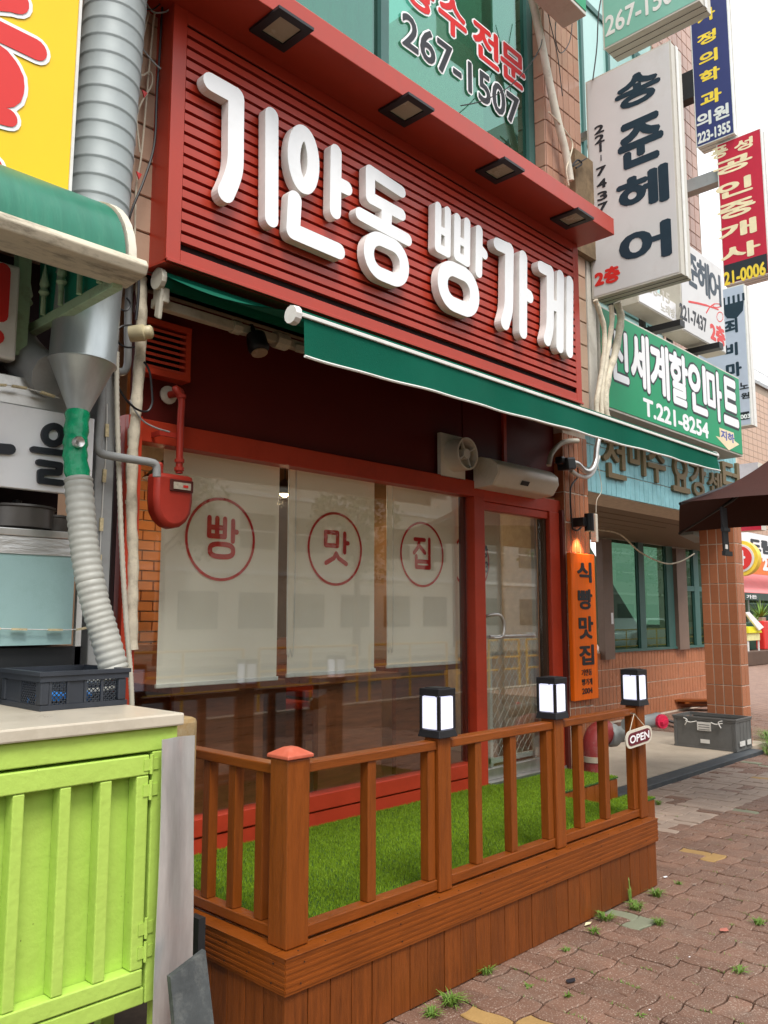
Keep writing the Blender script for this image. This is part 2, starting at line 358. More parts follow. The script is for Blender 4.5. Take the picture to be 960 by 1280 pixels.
M_PAVEP = mat('pale_paver', (.31, .235, .185), .75, var=.12, vs=5, rand=.1, bump=.3, bs=120)
M_PAVEY = mat('yellow_paver', (.33, .2, .07), .7, var=.12, vs=8, rand=.08, bump=.3, bs=120)
M_PAVEG = mat('green_grey_paver', (.2, .21, .14), .72, var=.12, vs=8, rand=.08, bump=.3, bs=120)
M_SAND = mat('joint_soil', (.06, .042, .03), .95, var=.3, vs=30)
M_ASPH = mat('asphalt', (.05, .05, .052), .85, var=.2, vs=12, bump=.3, bs=200)
M_GRASS = mat('artificial_turf', (.09, .235, .012), .6, var=.35, vs=25)
M_WEED = mat('weed_green', (.15, .27, .03), .6, var=.2, vs=30)
M_MAROON = mat('maroon_parasol_canvas', (.05, .02, .016), .9, spec=.1, var=.12, vs=4, bump=.2, bs=200)
M_LEAF = mat('tree_leaves', (.06, .12, .025), .6, var=.3, vs=8)
M_BARK = mat('bark', (.12, .085, .06), .9, var=.2, vs=12)
M_DIM = mat('interior_dark_wood', (.24, .085, .035), .3, var=.3, vs=4, stretch=(1, 8, 8))
M_INTW = mat('interior_wall', (.34, .19, .1), .8, var=.2, vs=2)
M_INTF = mat('interior_floor', (.26, .15, .1), .35, var=.2, vs=4)
M_BRICK = mat('interior_brick', (.55, .22, .08), .8, var=.2, vs=6)
M_TAN = mat('lamp_lens_tan', (.4, .3, .22), .25, var=.05)
M_PORC = mat('wall_panel_lining', (.2, .14, .09), .6, var=.1, stretch=(1, 20, 1), vs=3)
_n = M_BLIND.node_tree; _b = _n.nodes['Principled BSDF']; _t = _n.nodes.new('ShaderNodeBsdfTranslucent'); _t.inputs[0].default_value = (.85, .8, .7, 1)
_m = _n.nodes.new('ShaderNodeMixShader'); _m.inputs[0].default_value = .12; _n.links.new(_b.outputs[0], _m.inputs[1]); _n.links.new(_t.outputs[0], _m.inputs[2]); _n.links.new(_m.outputs[0], _n.nodes['Material Output'].inputs[0])
M_UNIT = mat('cream_appliance', (.8, .76, .67), .38, var=.03, dirt='#a89878', dirt_amt=.2, ds=6)
G_SHOP = glass('shop_glass', (1, 1, 1), 1.3, (.96, .97, .95), 0)
G_DOOR = glass('door_glass', (1, 1, 1), 2.0, (.92, .95, .92), .03)
G_UP = glass('green_tinted_glass', (.62, .95, .85), 1.6, (.27, .55, .46), .06)
G_REC = glass('dark_green_glass', (.6, .8, .7), 1.0, (.24, .36, .28), .03)

# ------------------------------------------------------------------ ground, pavement
g = MB(); g.box(-60, 140, -60, 90, -.6, -.06); g.build('ground', M_SAND, kind='structure')
road = MB(); road.box(-60, 140, -13.5, -3.2, -.058, -.09); road.build('road', M_ASPH, kind='structure')
kb = MB(); kb.box(-60, 60, -3.2, -3.02, -.055, .02); kb.build('kerb', M_CONC, kind='structure', bevel=.01)
fp = MB(); fp.box(-60, 60, -17.5, -13.5, -.055, .03); fp.build('far_pavement', M_CONC, kind='structure')
pav = thing('pavement', None, None, (5, 1, 0)); pav['kind'] = 'structure'
bed = MB(); bed.box(-6, 120, -3.02, 60, -.055, -.018); bed.build('sand_bed', M_SAND, pav)
SZ = .188; A = .0075
def warp(x, y):
    return (x + A*math.sin(2*math.pi*y/SZ), y + A*math.sin(2*math.pi*x/SZ+.6))
def paver(x0, y0, w, h, gap=.0028, dz=0, far=False, top=0.0):
    """one wavy-edged block as verts/faces about its centre"""
    n = (2 if far else 8); m = (1 if far else 4)
    nx, ny = (n, m) if w > h else (m, n); ring = []
    g = .004 if not far else .006
    for i in range(nx): ring.append((x0+w*i/nx, y0))
    for i in range(ny): ring.append((x0+w, y0+h*i/ny))
    for i in range(nx): ring.append((x0+w-w*i/nx, y0+h))
    for i in range(ny): ring.append((x0, y0+h-h*i/ny))
    cx, cy = x0+w/2, y0+h/2; k = len(ring)
    def ins(q, d): return (cx+(q[0]-cx)*(1-2*d/w), cy+(q[1]-cy)*(1-2*d/h))
    o = [warp(*ins(q, gap)) for q in ring]; t = [warp(*ins(q, gap+g)) for q in ring]
    z1 = top+dz
    vs = [V((a, b, z1-.02)) for a, b in o]+[V((a, b, z1-.004)) for a, b in o]+[V((a, b, z1)) for a, b in t]
    fs = [(i, (i+1) % k, k+(i+1) % k, k+i) for i in range(k)]+[(k+i, k+(i+1) % k, 2*k+(i+1) % k, 2*k+i) for i in range(k)]+[tuple(range(2*k, 3*k))]
    return vs, fs, (cx, cy)
def visible(x, y, mg=.04):
    v = _X*x+_Y*y+_up*(-HC)
    if v[2] < .3: return False
    px = CX+FPX*v[0]/v[2]; py = CY-FPX*v[1]/v[2]
    return -40 < px < 1000 and 700 < py < 1330
def blocked(x, y):
    if y > 2.33 and x < 4.5: return True            # the deck
    if y > 2.95 and x < 5.5: return True
    if y > 3.5 and x < 9.9: return True            # landing
    return False
near = []; far = MB()
for i in range(-2, 96):
    for j in range(-17, 64):
        X0 = i*SZ; Y0 = j*SZ
        if X0 < .8 and Y0 < 1.2: pass
        if X0 > 13 or Y0 > 6 : continue
        for k in (0, 1):
            if (i+j) % 2 == 0: bx = (X0, Y0+k*SZ/2, SZ, SZ/2)
            else: bx = (X0+k*SZ/2, Y0, SZ/2, SZ)
            cx, cy = bx[0]+bx[2]/2, bx[1]+bx[3]/2
            if blocked(cx, cy) or cx < 1.5: continue
            if not visible(cx, cy) and not (cx < 8 and -1 < cy < 3.4): continue
            d = math.hypot(cx, cy); near.append((d if visible(cx, cy) else d+50, bx))
near.sort(key=lambda q: q[0])
rs = random.Random(5)
special = {}
def mark(px, py, m):
    p = atz(px, py, 0); special[min(near, key=lambda q: math.hypot(q[1][0]+q[1][2]/2-p.x, q[1][1]+q[1][3]/2-p.y))[1]] = m
for q in ((632, 1274), (655, 1279), (868, 1064), (895, 1070), (950, 974)): mark(*q, M_PAVEY)
for q in ((925, 1012), (940, 1016), (788, 1140), (810, 1150), (945, 955), (958, 958)): mark(*q, M_PAVEG)
for n_, (d, bx) in enumerate(near):
    dz = rs.uniform(-.004, .003); cx, cy = bx[0]+bx[2]/2, bx[1]+bx[3]/2
    m = special.get(bx)
    if m is None:
        m = M_PAVE
        if cy > 2.75-(cx-4.6)*.05 and cx > 4.6 and cx < 8.2 and rs.random() < .85: m = M_PAVEP
    if n_ < 300 or bx in special:
        vs, fs, c = paver(*bx, dz=dz)
        M = MB(); M.add(vs, fs); M.build('paving_block', m, pav)
    else:
        if not d < 60: pass
        vs, fs, c = paver(*bx, dz=dz, far=cx > 7)
        if m is M_PAVEP:
            special.setdefault('pale', MB()).add(vs, fs)
        else: far.add(vs, fs)
far.build('paving_blocks', M_PAVE, pav, kind='stuff')
if 'pale' in special: special['pale'].build('pale_paving_blocks', M_PAVEP, pav, kind='stuff')
# the pavement further off, where single blocks can no longer be told apart
mf = mat('far_paving', (.27, .16, .115), .75, var=.12, vs=2, bump=.1)
n = mf.node_tree; bt = n.nodes.new('ShaderNodeTexBrick'); bt.inputs['Scale'].default_value = 2.4; bt.inputs['Mortar Size'].default_value = .012
bt.inputs['Color1'].default_value = (.27, .165, .12, 1); bt.inputs['Color2'].default_value = (.22, .13, .095, 1); bt.inputs['Mortar'].default_value = (.09, .065, .05, 1)
t_ = n.nodes.new('ShaderNodeTexCoord'); n.links.new(t_.outputs['Object'], bt.inputs['Vector']); n.links.new(bt.outputs['Color'], n.nodes['Principled BSDF'].inputs['Base Color'])
fpv = MB(); fpv.add([(13, -3, -.006), (60, -3, -.006), (110, 60, -.006), (13, 60, -.006)], [(0, 1, 2, 3)])
fpv.add([(9.9, 6.1, -.006), (13, 6.1, -.006), (13, 60, -.006), (9.9, 60, -.006)], [(0, 1, 2, 3)])
fpv.build('far_paving', mf, pav)

# ------------------------------------------------------------------ the tiled building with the shop front
YW = 3.48
Abase = (1.9, 3.5, 0)
A_ = thing('shop_building', 'tiled building with the red bakery shop front on its ground floor', 'building', Abase)
w = MB()
w.box(-2.5, 1.92, 3.306, 3.9, 3.0, 7.6)                       # left upper pier
w.box(1.922, 5.24, 3.306, 3.9, 3.0, 4.80)                     # below the upper window
w.box(5.242, 5.78, 3.306, 3.9, 3.0, 7.6)                      # right upper pier
w.build('wall', M_GROUT, A_)
w = MB(); w.box(5.56, 5.80, 3.42, 4.6, 0, 2.998); w.box(5.803, 5.95, 3.45, 8, 0, 7.6); w.build('wall', M_GROUTL, A_)
tiles(A_, (1.29, 3.303, 3.02), 1, 4, 14, .158, .172, .008, M_TILEL)
tiles(A_, (5.245, 3.303, 4.35), 1, 6, 15, .088, .19, .008, M_TILE, jit=.001)
tiles(A_, (5.244, 3.40, 4.35), 1, 0, 0, .1, .2, .008, M_TILE)
for j in range(15):
    pm = bpy.data.meshes.get('reveal_tile') or mesh_of(chamfer_tile(.094, .182, .008), 'reveal_tile', M_TILE)
    piece(pm, A_, 'tile', (5.242, 3.398, 4.35+j*.19), rz=-math.pi/2)
tiles(A_, (5.43, 3.303, 3.02), 1, 3, 7, .115, .19, .008, M_TILEL)
# lower pilaster to the right of the door
tiles(A_, (5.565, 3.418, .06), 1, 5, 12, .071, .235, .009, M_TILEO, d=.004, jit=.0005)
for j in range(12):
    pm = bpy.data.meshes.get('pilaster_side_tile') or mesh_of(chamfer_tile(.088, .228, .006), 'pilaster_side_tile', M_TILEO)
    piece(pm, A_, 'tile', (5.558, 3.507, .06+j*.235), rz=-math.pi/2)
# upper window
yw = 3.40
f = MB(); f.box(2.3, 5.238, yw, yw+.07, 4.802, 4.87); f.box(5.16, 5.236, yw, yw+.07, 4.87, 7.4); f.build('window_frame', M_GTRIM, A_)
B('window_frame', M_GTRIM, A_, 3.49, 3.56, yw-.012, yw+.06, 4.87, 7.4)
B('pane', G_UP, A_, 3.56, 5.16, yw+.03, yw+.038, 4.87, 7.4)
B('pane', G_UP, A_, 2.3, 3.49, yw+.02, yw+.028, 4.87, 7.4)
B('window_sill', M_ALU, A_, 2.3, 5.236, yw-.03, yw-.001, 4.81, 4.84)
M_CURT = mat('pale_curtain', (.6, .62, .56), .9, var=.1, vs=3, stretch=(8, 1, .3))
cu = MB(); pts = [(2.3+i*.03, 3.85+.02*math.sin(i*1.3)) for i in range(60)]
cu.add([(x, y, 4.82) for x, y in pts]+[(x, y, 7.4) for x, y in pts], [(i, i+1, i+61, i+60) for i in range(59)]); cu.build('curtain', M_CURT, A_)
B('upper_room', M_INTW, A_, 2.3, 5.2, 5.5, 5.6, 4.9, 7.5)
B('upper_floor_slab', M_INTW, A_, 2.0, 5.2, 3.92, 5.5, 4.70, 4.78)
p0 = at(503, 54.7, yw+.02); p1 = at(648, 140, yw+.02); ph = at(506, 14, yw+.02).z-p0.z
text('267-1507', p0+V((0, -.001, 0)), p1.x-p0.x, ph*.95, FX, M_WHITE, A_, 'window_lettering', .055, .001)
text('267-1507', p0+V((0, -.004, 0)), p1.x-p0.x, ph*.95, FX, M_INKB, A_, 'window_lettering', .015, .001)
q0 = at(562, 42, yw+.02); qz = at(639, 102, yw+.02).z; hh = at(627, 51.5, yw+.02).z-qz
xs = [at(q, 60, yw+.02).x for q in (549, 582, 592, 622, 626, 654)]
for ch, a, b in (('수', xs[0], xs[1]), ('전', xs[2], xs[3]), ('문', xs[4], xs[5])):
    text(ch, (a, yw+.019, qz), b-a, hh, FX, M_WHITE, A_, 'window_lettering', .075, .001)
    text(ch, (a, yw+.016, qz), b-a, hh, FX, M_INKR, A_, 'window_lettering', .03, .001)
a0 = at(505, 5, yw+.02).x
text('향', (a0, yw+.019, qz), (xs[1]-xs[0]), hh, FX, M_WHITE, A_, 'window_lettering', .075, .001)
text('향', (a0, yw+.016, qz), (xs[1]-xs[0]), hh, FX, M_INKR, A_, 'window_lettering', .03, .001)

# ---- shop front at street level
zt = at(172, 521.6, YW-.03).z; zb = at(169, 549.7, YW-.03).z
xl = 1.93; xm0 = at(590, 800, YW).x; xm1 = at(603, 800, YW).x; xr0 = at(684, 800, YW).x; xr1 = 5.555
B('fascia_panel', M_REDSHADE, A_, xl, 4.40, YW+.02, YW+.05, zt, 3.02)
B('fascia_panel', M_REDSHADE, A_, 4.415, 4.86, YW+.02, YW+.05, zt, 3.02)
B('fascia_panel', M_REDSHADE, A_, 4.90, xr1, YW+.02, YW+.05, zt, 3.02)
B('fascia_batten', M_REDW, A_, 4.862, 4.898, YW-.0, YW+.052, zt, 3.02)
B('transom', M_REDW, A_, xl, xm1, YW-.03, YW+.06, zb, zt, bevel=.004)
B('transom', M_REDW, A_, xm1+.002, xr1, YW-.028, YW+.06, zb-.02, zt-.03, bevel=.004)
B('left_jamb', M_REDW, A_, xl-.07, xl-.002, YW-.05, YW+.06, .34, zt, bevel=.004)
zs0 = at(256, 1022, YW-.02).z; zs1 = at(255, 1047, YW-.02).z
B('base_panel', M_REDW, A_, xl, xm0-.002, YW-.02, YW+.06, zs1+.004, zs0, bevel=.006)
B('base_panel', M_REDW, A_, xl, xm0-.002, YW-.032+.02, YW+.06, .30, zs1-.004)
B('mullion', M_REDW, A_, xm0, xm1, YW-.035, YW+.06, .3, zb, bevel=.004)
B('inner_mullion', mat('dark_brown_mullion', (.06, .02, .015), .4), A_, xm0-.03, xm0-.003, YW+.04, YW+.08, zs0+.002, zb)
B('jamb', M_REDW, A_, xr0+.02, xr1-.035, YW-.035, YW+.06, .3, zb-.02, bevel=.004)
B('jamb_lining', mat('dark_red_lining', (.12, .02, .012), .5), A_, xr1-.033, xr1, YW-.06, YW+.06, .3, zb)
zr = at(256, 1022, YW).z
B('glass_pane', G_SHOP, A_, xl, xm0-.002, YW+.028, YW+.036, zs0, zb)
zd0 = at(601, 636.7, YW).z; 
B('door_header', M_REDW, A_, xm1+.002, xr0+.018, YW-.02, YW+.04, zd0, zb-.022, bevel=.004)
B('threshold', M_ALU, A_, xm1+.002, xr1-.04, YW-.05, YW+.1, .30, .352)
# door leaf: glass with an aluminium foot rail, pull bar and push bar
dl = B('door', G_DOOR, A_, xm1+.004, xr0-.012, YW+.03, YW+.04, .43, zd0)
B('foot_rail', M_ALU, dl, xm1+.004, xr0-.002, YW+.01, YW+.055, .353, .428, bevel=.003)
B('edge_strip', M_ALU, dl, xr0-.07, xr0-.045, YW+.045, YW+.08, .43, zd0)
B('door_side', mat('dark_door_side', (.07, .035, .02), .5), dl, xr0-.01, xr0+.018, YW+.0, YW+.06, .353, zd0)
h = MB()
c1 = at(607, 797, YW-.0); h.obox(c1+V((0, .02, 0)), (.028, 0, 0), (0, 0, .085), (0, .018, 0))
h.build('lock_plate', M_ALU, dl, bevel=.006)
pu = MB(); a = c1+V((.05, -.02, 0))
pu.tube(smooth_path([a+V((-.04, .03, .14)), a+V((-.02, -.01, .155)), a+V((.05, -.03, .15)), a+V((.085, -.035, .10)), a+V((.085, -.035, .03)), a+V((.06, -.02, 0)), a+V((-.03, .02, 0))]), .011, 8)
pu.build('pull_handle', M_ALU, dl, smooth=True)
pb = MB(); e0 = at(612, 796, YW-.02); e1 = at(668, 794, YW-.02); pb.tube([e0, V((e1.x, e1.y, e0.z))], .012, 8); pb.build('push_bar', M_ALU, dl, smooth=True)
sb = MB(); sb.obox(V((e1.x, YW+.01, e0.z)), (.014, 0, 0), (0, 0, .022), (0, .03, 0)); sb.build('bar_bracket', M_ALU, dl)
# folding mesh guard behind the door glass
gx0 = at(613, 800, YW+.12).x; gx1 = at(664, 800, YW+.12).x; gz1 = at(640, 797, YW+.12).z; gz0 = .47
gd = thing('mesh_guard', 'white diamond wire mesh guard standing behind the lower half of the glass door', 'guard', (gx0, YW+.12, .34))
gf = MB()
for b in ((gx0-.03, gx0, gz0-.1, gz1), (gx1, gx1+.03, gz0-.1, gz1)): gf.box(b[0], b[1], YW+.11, YW+.13, b[2], b[3])
gf.box(gx0-.03, gx1+.03, YW+.108, YW+.132, gz0-.04, gz0-.005); gf.box(gx0-.03, gx1+.03, YW+.108, YW+.132, gz1-.005, gz1+.02); gf.build('frame', M_WPAINT, gd)
gw = MB(); cw = .075; nC = int((gx1-gx0)/cw); nR = int((gz1-gz0)/cw)
for i in range(nC+1):
    for s_ in (1, -1):
        pts = [(gx0+(gx1-gx0)*(i+.5+s_*(.5 if j % 2 else -.5)*.98)/(nC+1), YW+.12+.004*s_, gz0+(gz1-gz0)*j/nR) for j in range(nR+1)]
        gw.tube(pts, .0032, 4)
gw.build('wire_mesh', M_WPAINT, gd, kind='stuff')

# ---- interior
rm = thing('shop_interior', 'dark wood lined bakery room seen through the shop glass', 'room', (3.7, 5.5, .3))
B('floor', M_INTF, rm, 1.93, 5.78, 3.56, 8, .25, .335)
B('ceiling', M_INTW, rm, 1.93, 5.78, 3.56, 8, 2.9, 3.0)
B('back_wall', M_INTW, rm, 1.93, 5.78, 7.8, 7.9, .335, 2.9)
B('side_wall', M_INTW, rm, 1.88, 1.93, 3.56, 8, .335, 2.9)
B('side_wall', M_INTW, rm, 5.7, 5.78, 3.62, 7.8, .335, 2.9)
br = MB(); by = 5.6; bx0 = 2.6
for r_ in range(30):
    for c_ in range(7):
        x = bx0+c_*.2+(.1 if r_ % 2 else 0); z = .36+r_*.075; br.box(x+.006, x+.194, by-.02+random.uniform(-.004, .004), by, z+.005, z+.07)
br.build('bricks', M_BRICK, rm, kind='stuff')
B('brick_pier', M_GROUT, rm, bx0-.02, bx0+1.55, by+.002, by+.2, .335, 2.9)
def table(x, y, w, d, lab):
    t = thing('dining_table', lab, 'table', (x, y, .335)); B('tabletop', M_DIM, t, x-w/2, x+w/2, y-d/2, y+d/2, 1.05, 1.09, bevel=.004)
    for sy in (-1, 1): B('trestle', M_DIM, t, x-w/2+.08, x+w/2-.08, y+sy*(d/2-.12)-.02, y+sy*(d/2-.12)+.02, .335, 1.049)
for x_, y_, l_ in ((2.75, 4.55, 'lit pendant lamp above the left table inside the shop'), (3.75, 4.6, 'lit pendant lamp above the middle table inside the shop'), (4.9, 5.2, 'lit pendant lamp nearest the door inside the shop')):
    t_ = thing('pendant_lamp', l_, 'lamp', (x_, y_, 2.3)); MB().lathe([(.02, .12), (.14, .0), (.135, .0), (.015, .115)], (x_, y_, 2.3), (0, 0, 1), 16).build('shade', M_BLACK, t_, smooth=True)
    MB().lathe([(0, -.01), (.035, .01), (.04, .04), (.02, .08)], (x_, y_, 2.3), (0, 0, 1), 12).build('bulb', mat('warm_bulb', (1, .8, .5), .4, emit='#ffcf90', es=8) if 'warm_bulb' not in bpy.data.materials else bpy.data.materials['warm_bulb'], t_, smooth=True)
    MB().tube([(x_, y_, 2.42), (x_, y_, 2.9)], .004, 5).build('cord', M_BLACK, t_)
    pl_ = bpy.data.lights.new('pendant_light', 'POINT'); pl_.energy = 8; pl_.color = (1, .72, .42); pl_.shadow_soft_size = .05; po_ = bpy.data.objects.new('pendant_light', pl_); C.objects.link(po_); po_.parent = t_; po_.location = (0, 0, -.03)
table(2.75, 4.35, .75, 1.1, 'wooden table just inside the glass under the left blind')
table(3.65, 4.3, .7, 1.2, 'wooden table inside the glass under the middle blind')
table(4.7, 4.6, .7, 1.1, 'wooden table inside the glass under the right blind')
table(4.0, 6.4, 1.4, .7, 'wooden table against the rear wall of the shop')
def bench(x, y, w, lab, m):
    t = thing('bench', lab, 'bench', (x, y, .335)); B('seat', m, t, x-w/2, x+w/2, y-.2, y+.2, .72, .78, bevel=.01); B('backrest', M_DIM, t, x-w/2, x+w/2, y+.2, y+.25, .4, 1.25, bevel=.005)
    B('plinth', M_DIM, t, x-w/2+.02, x+w/2-.02, y-.17, y+.18, .335, .719)
bench(3.2, 5.15, .5, 'booth bench with red seat between the left tables', M_GASR); bench(4.2, 5.3, .5, 'booth bench with red seat behind the middle table', M_GASR)
bench(5.4, 6.0, .8, 'long booth bench with red seat near the rear right corner', M_GASR)


# ---- roller blinds behind the glass, with printed roundels
GL = {
 '빵': ([[(-.44, .62), (-.44, .08)], [(-.16, .62), (-.16, .08)], [(.12, .62), (.12, .08)], [(-.44, .34), (.12, .34)], [(-.44, .08), (.12, .08)], [(.42, .58), (.42, -.04)], [(.42, .25), (.56, .25)]], ('ring', .02, -.34, .42, .19)),
 '맛': ([[(-.46, .55), (.08, .55), (.08, .1), (-.46, .1), (-.46, .55)], [(.42, .55), (.42, -.1)], [(.42, .22), (.58, .22)], [(.02, -.16), (-.08, -.32), (-.44, -.5)], [(.02, -.16), (.14, -.32), (.5, -.5)]], None),
 '집': ([[(-.44, .56), (.12, .56)], [(-.16, .56), (-.26, .26), (-.48, .04)], [(-.16, .3), (.14, .06)], [(.4, .6), (.4, .02)], [(-.36, -.08), (-.36, -.5), (.4, -.5), (.4, -.08)], [(-.36, -.28), (.4, -.28)]], None)}
def ringpts(cx, cy, a, b, n=28): return [(cx+a*math.copysign(abs(math.cos(t))**.7, math.cos(t)), cy+b*math.copysign(abs(math.sin(t))**.7, math.sin(t))) for t in [2*math.pi*k/n for k in range(n+1)]]
def blind(pl, pr, pyb, circ, ch, lab, Y=3.60, chain=True, r=None):
    x0 = at(pl, 840, Y).x; x1 = at(pr, 840, Y).x; zz = at(pl, pyb, Y).z
    t = thing('roller_blind', lab, 'blind', ((x0+x1)/2, Y, zz), 'ivory roller blinds behind the shop glass')
    nb = 16; q = MB(); bl = [(x0+(x1-x0)*k/nb, Y+.0015+.0025*math.sin(k*1.1+x0*7)) for k in range(nb+1)]
    q.add([(x, y, zz) for x, y in bl]+[(x, Y+.002, 2.85) for x, y in bl], [(k, k+1, nb+2+k, nb+1+k) for k in range(nb)]); q.build('fabric', M_BLIND, t, smooth=True)
    B('bottom_bar', M_WPAINT, t, x0-.006, x1+.006, Y-.008, Y+.01, zz-.022, zz, bevel=.004)
    if circ:
        c = at(circ[0], circ[1], Y); R = (at(circ[0], circ[2], Y).z-at(circ[0], circ[3], Y).z)/2
        rp_ = [(c.x+R*math.cos(2*math.pi*k/48), c.z+R*math.sin(2*math.pi*k/48)) for k in range(49)]
        vs, fs = strokes([rp_], .0075, 3); solid(vs, fs, lambda x, z, w: V((x, Y-.004-w, z)), 0).build('roundel', M_INKR, t)
        if ch in GL:
            ls, rg = GL[ch]; k = R*.82; L2 = [[(c.x+a*k, c.z+(b+.0)*k) for a, b in l] for l in ls]
            if rg: L2.append([(c.x+a*k, c.z+b*k) for a, b in ringpts(*rg[1:])])
            vs, fs = strokes(L2, k*.078, 5); solid(vs, fs, lambda x, z, w: V((x, Y-.005-w, z)), 0).build('printed_character', M_INKR, t)
    if chain:
        ch_ = MB(); ch_.tube(smooth_path([(x0-.03, Y-.03, 2.6), (x0-.03, Y-.03, 1.35), (x0-.01, Y-.035, 1.27), (x0+.02, Y-.03, 1.35), (x0+.02, Y-.03, 2.6)], 4), .004, 5); ch_.build('bead_chain', M_WPAINT, t)
    return t
blind(196, 346, 855, (276, 674, 624, 725), '빵', 'ivory blind printed with the ringed character 빵, the widest one', chain=False)
blind(359, 468, 842, (419, 686, 642, 731), '맛', 'ivory blind printed with the ringed character 맛, in the middle')
b3 = blind(484, 573, 831, (527.5, 693, 653, 732), '집', 'ivory blind printed with the ringed character 집, next to the door')
b4 = blind(567, 629, 818, (589, 702, 667, 738), '', 'ivory blind behind the door glass with small lines of print in its ring', Y=3.78, chain=False)
c = at(600, 705, 3.78); text('빵', c+V((0, -.006, .05)), .09, .09, FX, M_INKB, b4, 'small_print', .02, .001)
text('03', c+V((0, -.006, -.06)), .09, .08, FX, M_INKB, b4, 'small_print', .02, .001)
for (px, py, w_, h_, m_) in ((522, 800, .09, .13, M_YELLOW), (555, 770, .07, .17, M_YELLOW)):
    pass
# ------------------------------------------------------------------ the red fascia sign with its canopy
SX0, SX1, SY, SZ0, SZ1 = 1.87, 5.41, 3.15, 3.03, 4.27
S_ = thing('fascia_sign', 'long red slatted shop sign with raised white letters over the awning', 'sign', (3.6, 3.2, 3.03))
B('back_panel', M_GAP, S_, SX0+.012, SX1-.012, SY+.03, SY+.05, SZ0+.06, SZ1-.002)
B('side_panel', M_RED, S_, SX0, SX0+.01, SY+.012, 3.302, SZ0, SZ1)
B('side_panel', M_RED, S_, SX1-.01, SX1, SY+.012, 3.302, SZ0, SZ1)
un = MB(); un.add([(SX0-.02, 3.302, SZ0-.004), (SX1, 3.302, SZ0-.004), (SX1, SY+.012, SZ0-.004), (SX0, SY+.012, SZ0-.004), (SX0-.02, 3.302, SZ0-.014), (SX1, 3.302, SZ0-.014), (SX1, SY+.012, SZ0-.014), (SX0, SY+.012, SZ0-.014)], [(0,3,2,1),(4,5,6,7),(0,1,5,4),(1,2,6,5),(2,3,7,6),(3,0,4,7)])
un.add([(SX0+.0, 3.304, SZ0-.02), (SX0, 3.46, SZ0-.02), (SX1, 3.46, SZ0-.02), (SX1, 3.304, SZ0-.02), (SX0, 3.304, SZ0-.03), (SX0, 3.46, SZ0-.03), (SX1, 3.46, SZ0-.03), (SX1, 3.304, SZ0-.03)], [(0,3,2,1),(4,5,6,7),(0,1,5,4),(1,2,6,5),(2,3,7,6),(3,0,4,7)])
un.build('underside', M_RED, S_)
B('border', M_RED, S_, SX0, SX0+.073, SY, SY+.011, SZ0, SZ1, bevel=.002)
B('border', M_RED, S_, SX1-.073, SX1, SY, SY+.011, SZ0, SZ1, bevel=.002)
B('border', M_RED, S_, SX0+.074, SX1-.074, SY, SY+.011, SZ0, SZ0+.062, bevel=.002)
B('drip_rail', M_RED, S_, SX0, SX1, SY-.012, SY-.001, SZ0-.012, SZ0+.004, bevel=.002)
NS = 20; zA = SZ0+.064+.03; pit = (SZ1-.075-zA)/NS
sm = MB(); hs = pit-.0175; L_ = SX1-SX0-.148
sm.v = []; sm.add([(0, .0, 0), (L_, 0, 0), (L_, .028, 0), (0, .028, 0), (0, .0, hs), (L_, .0, hs), (L_, .028, hs), (0, .028, hs)], [(0,3,2,1),(4,5,6,7),(0,1,5,4),(1,2,6,5),(2,3,7,6),(3,0,4,7)])
sme = mesh_of(sm, 'slat', M_RED)
for i in range(NS): piece(sme, S_, 'slat', (SX0+.074, SY+.0005, zA+i*pit+.01))
B('border', M_RED, S_, SX0+.074, SX1-.074, SY, SY+.011, zA+NS*pit+.008, SZ1, bevel=.002)
# canopy over the sign
KY = 2.86; KZ = SZ1+.002
cp = B('canopy', M_RED, S_, SX0-.3, 5.447, KY, 3.30, KZ, KZ+.128, bevel=.004)
for (px, py) in ((352, 35), (508, 136), (625, 212), (715, 272)):
    p = atz(px, py, KZ)
    fr_ = MB(); a = .108; b = .06; 
    for q in ((-a, a, -.115, -.072), (-a, a, .072, .115), (-a, -a+.042, -.072, .072), (a-.042, a, -.072, .072)):
        fr_.box(p.x+q[0], p.x+q[1], p.y+q[2], p.y+q[3], KZ-.016, KZ-.001)
    lf = fr_.build('downlight', M_BLACK, cp, bevel=0)
    B('downlight_lens', M_TAN, cp, p.x-a+.043, p.x+a-.043, p.y-.071, p.y+.071, KZ-.008, KZ-.0015)
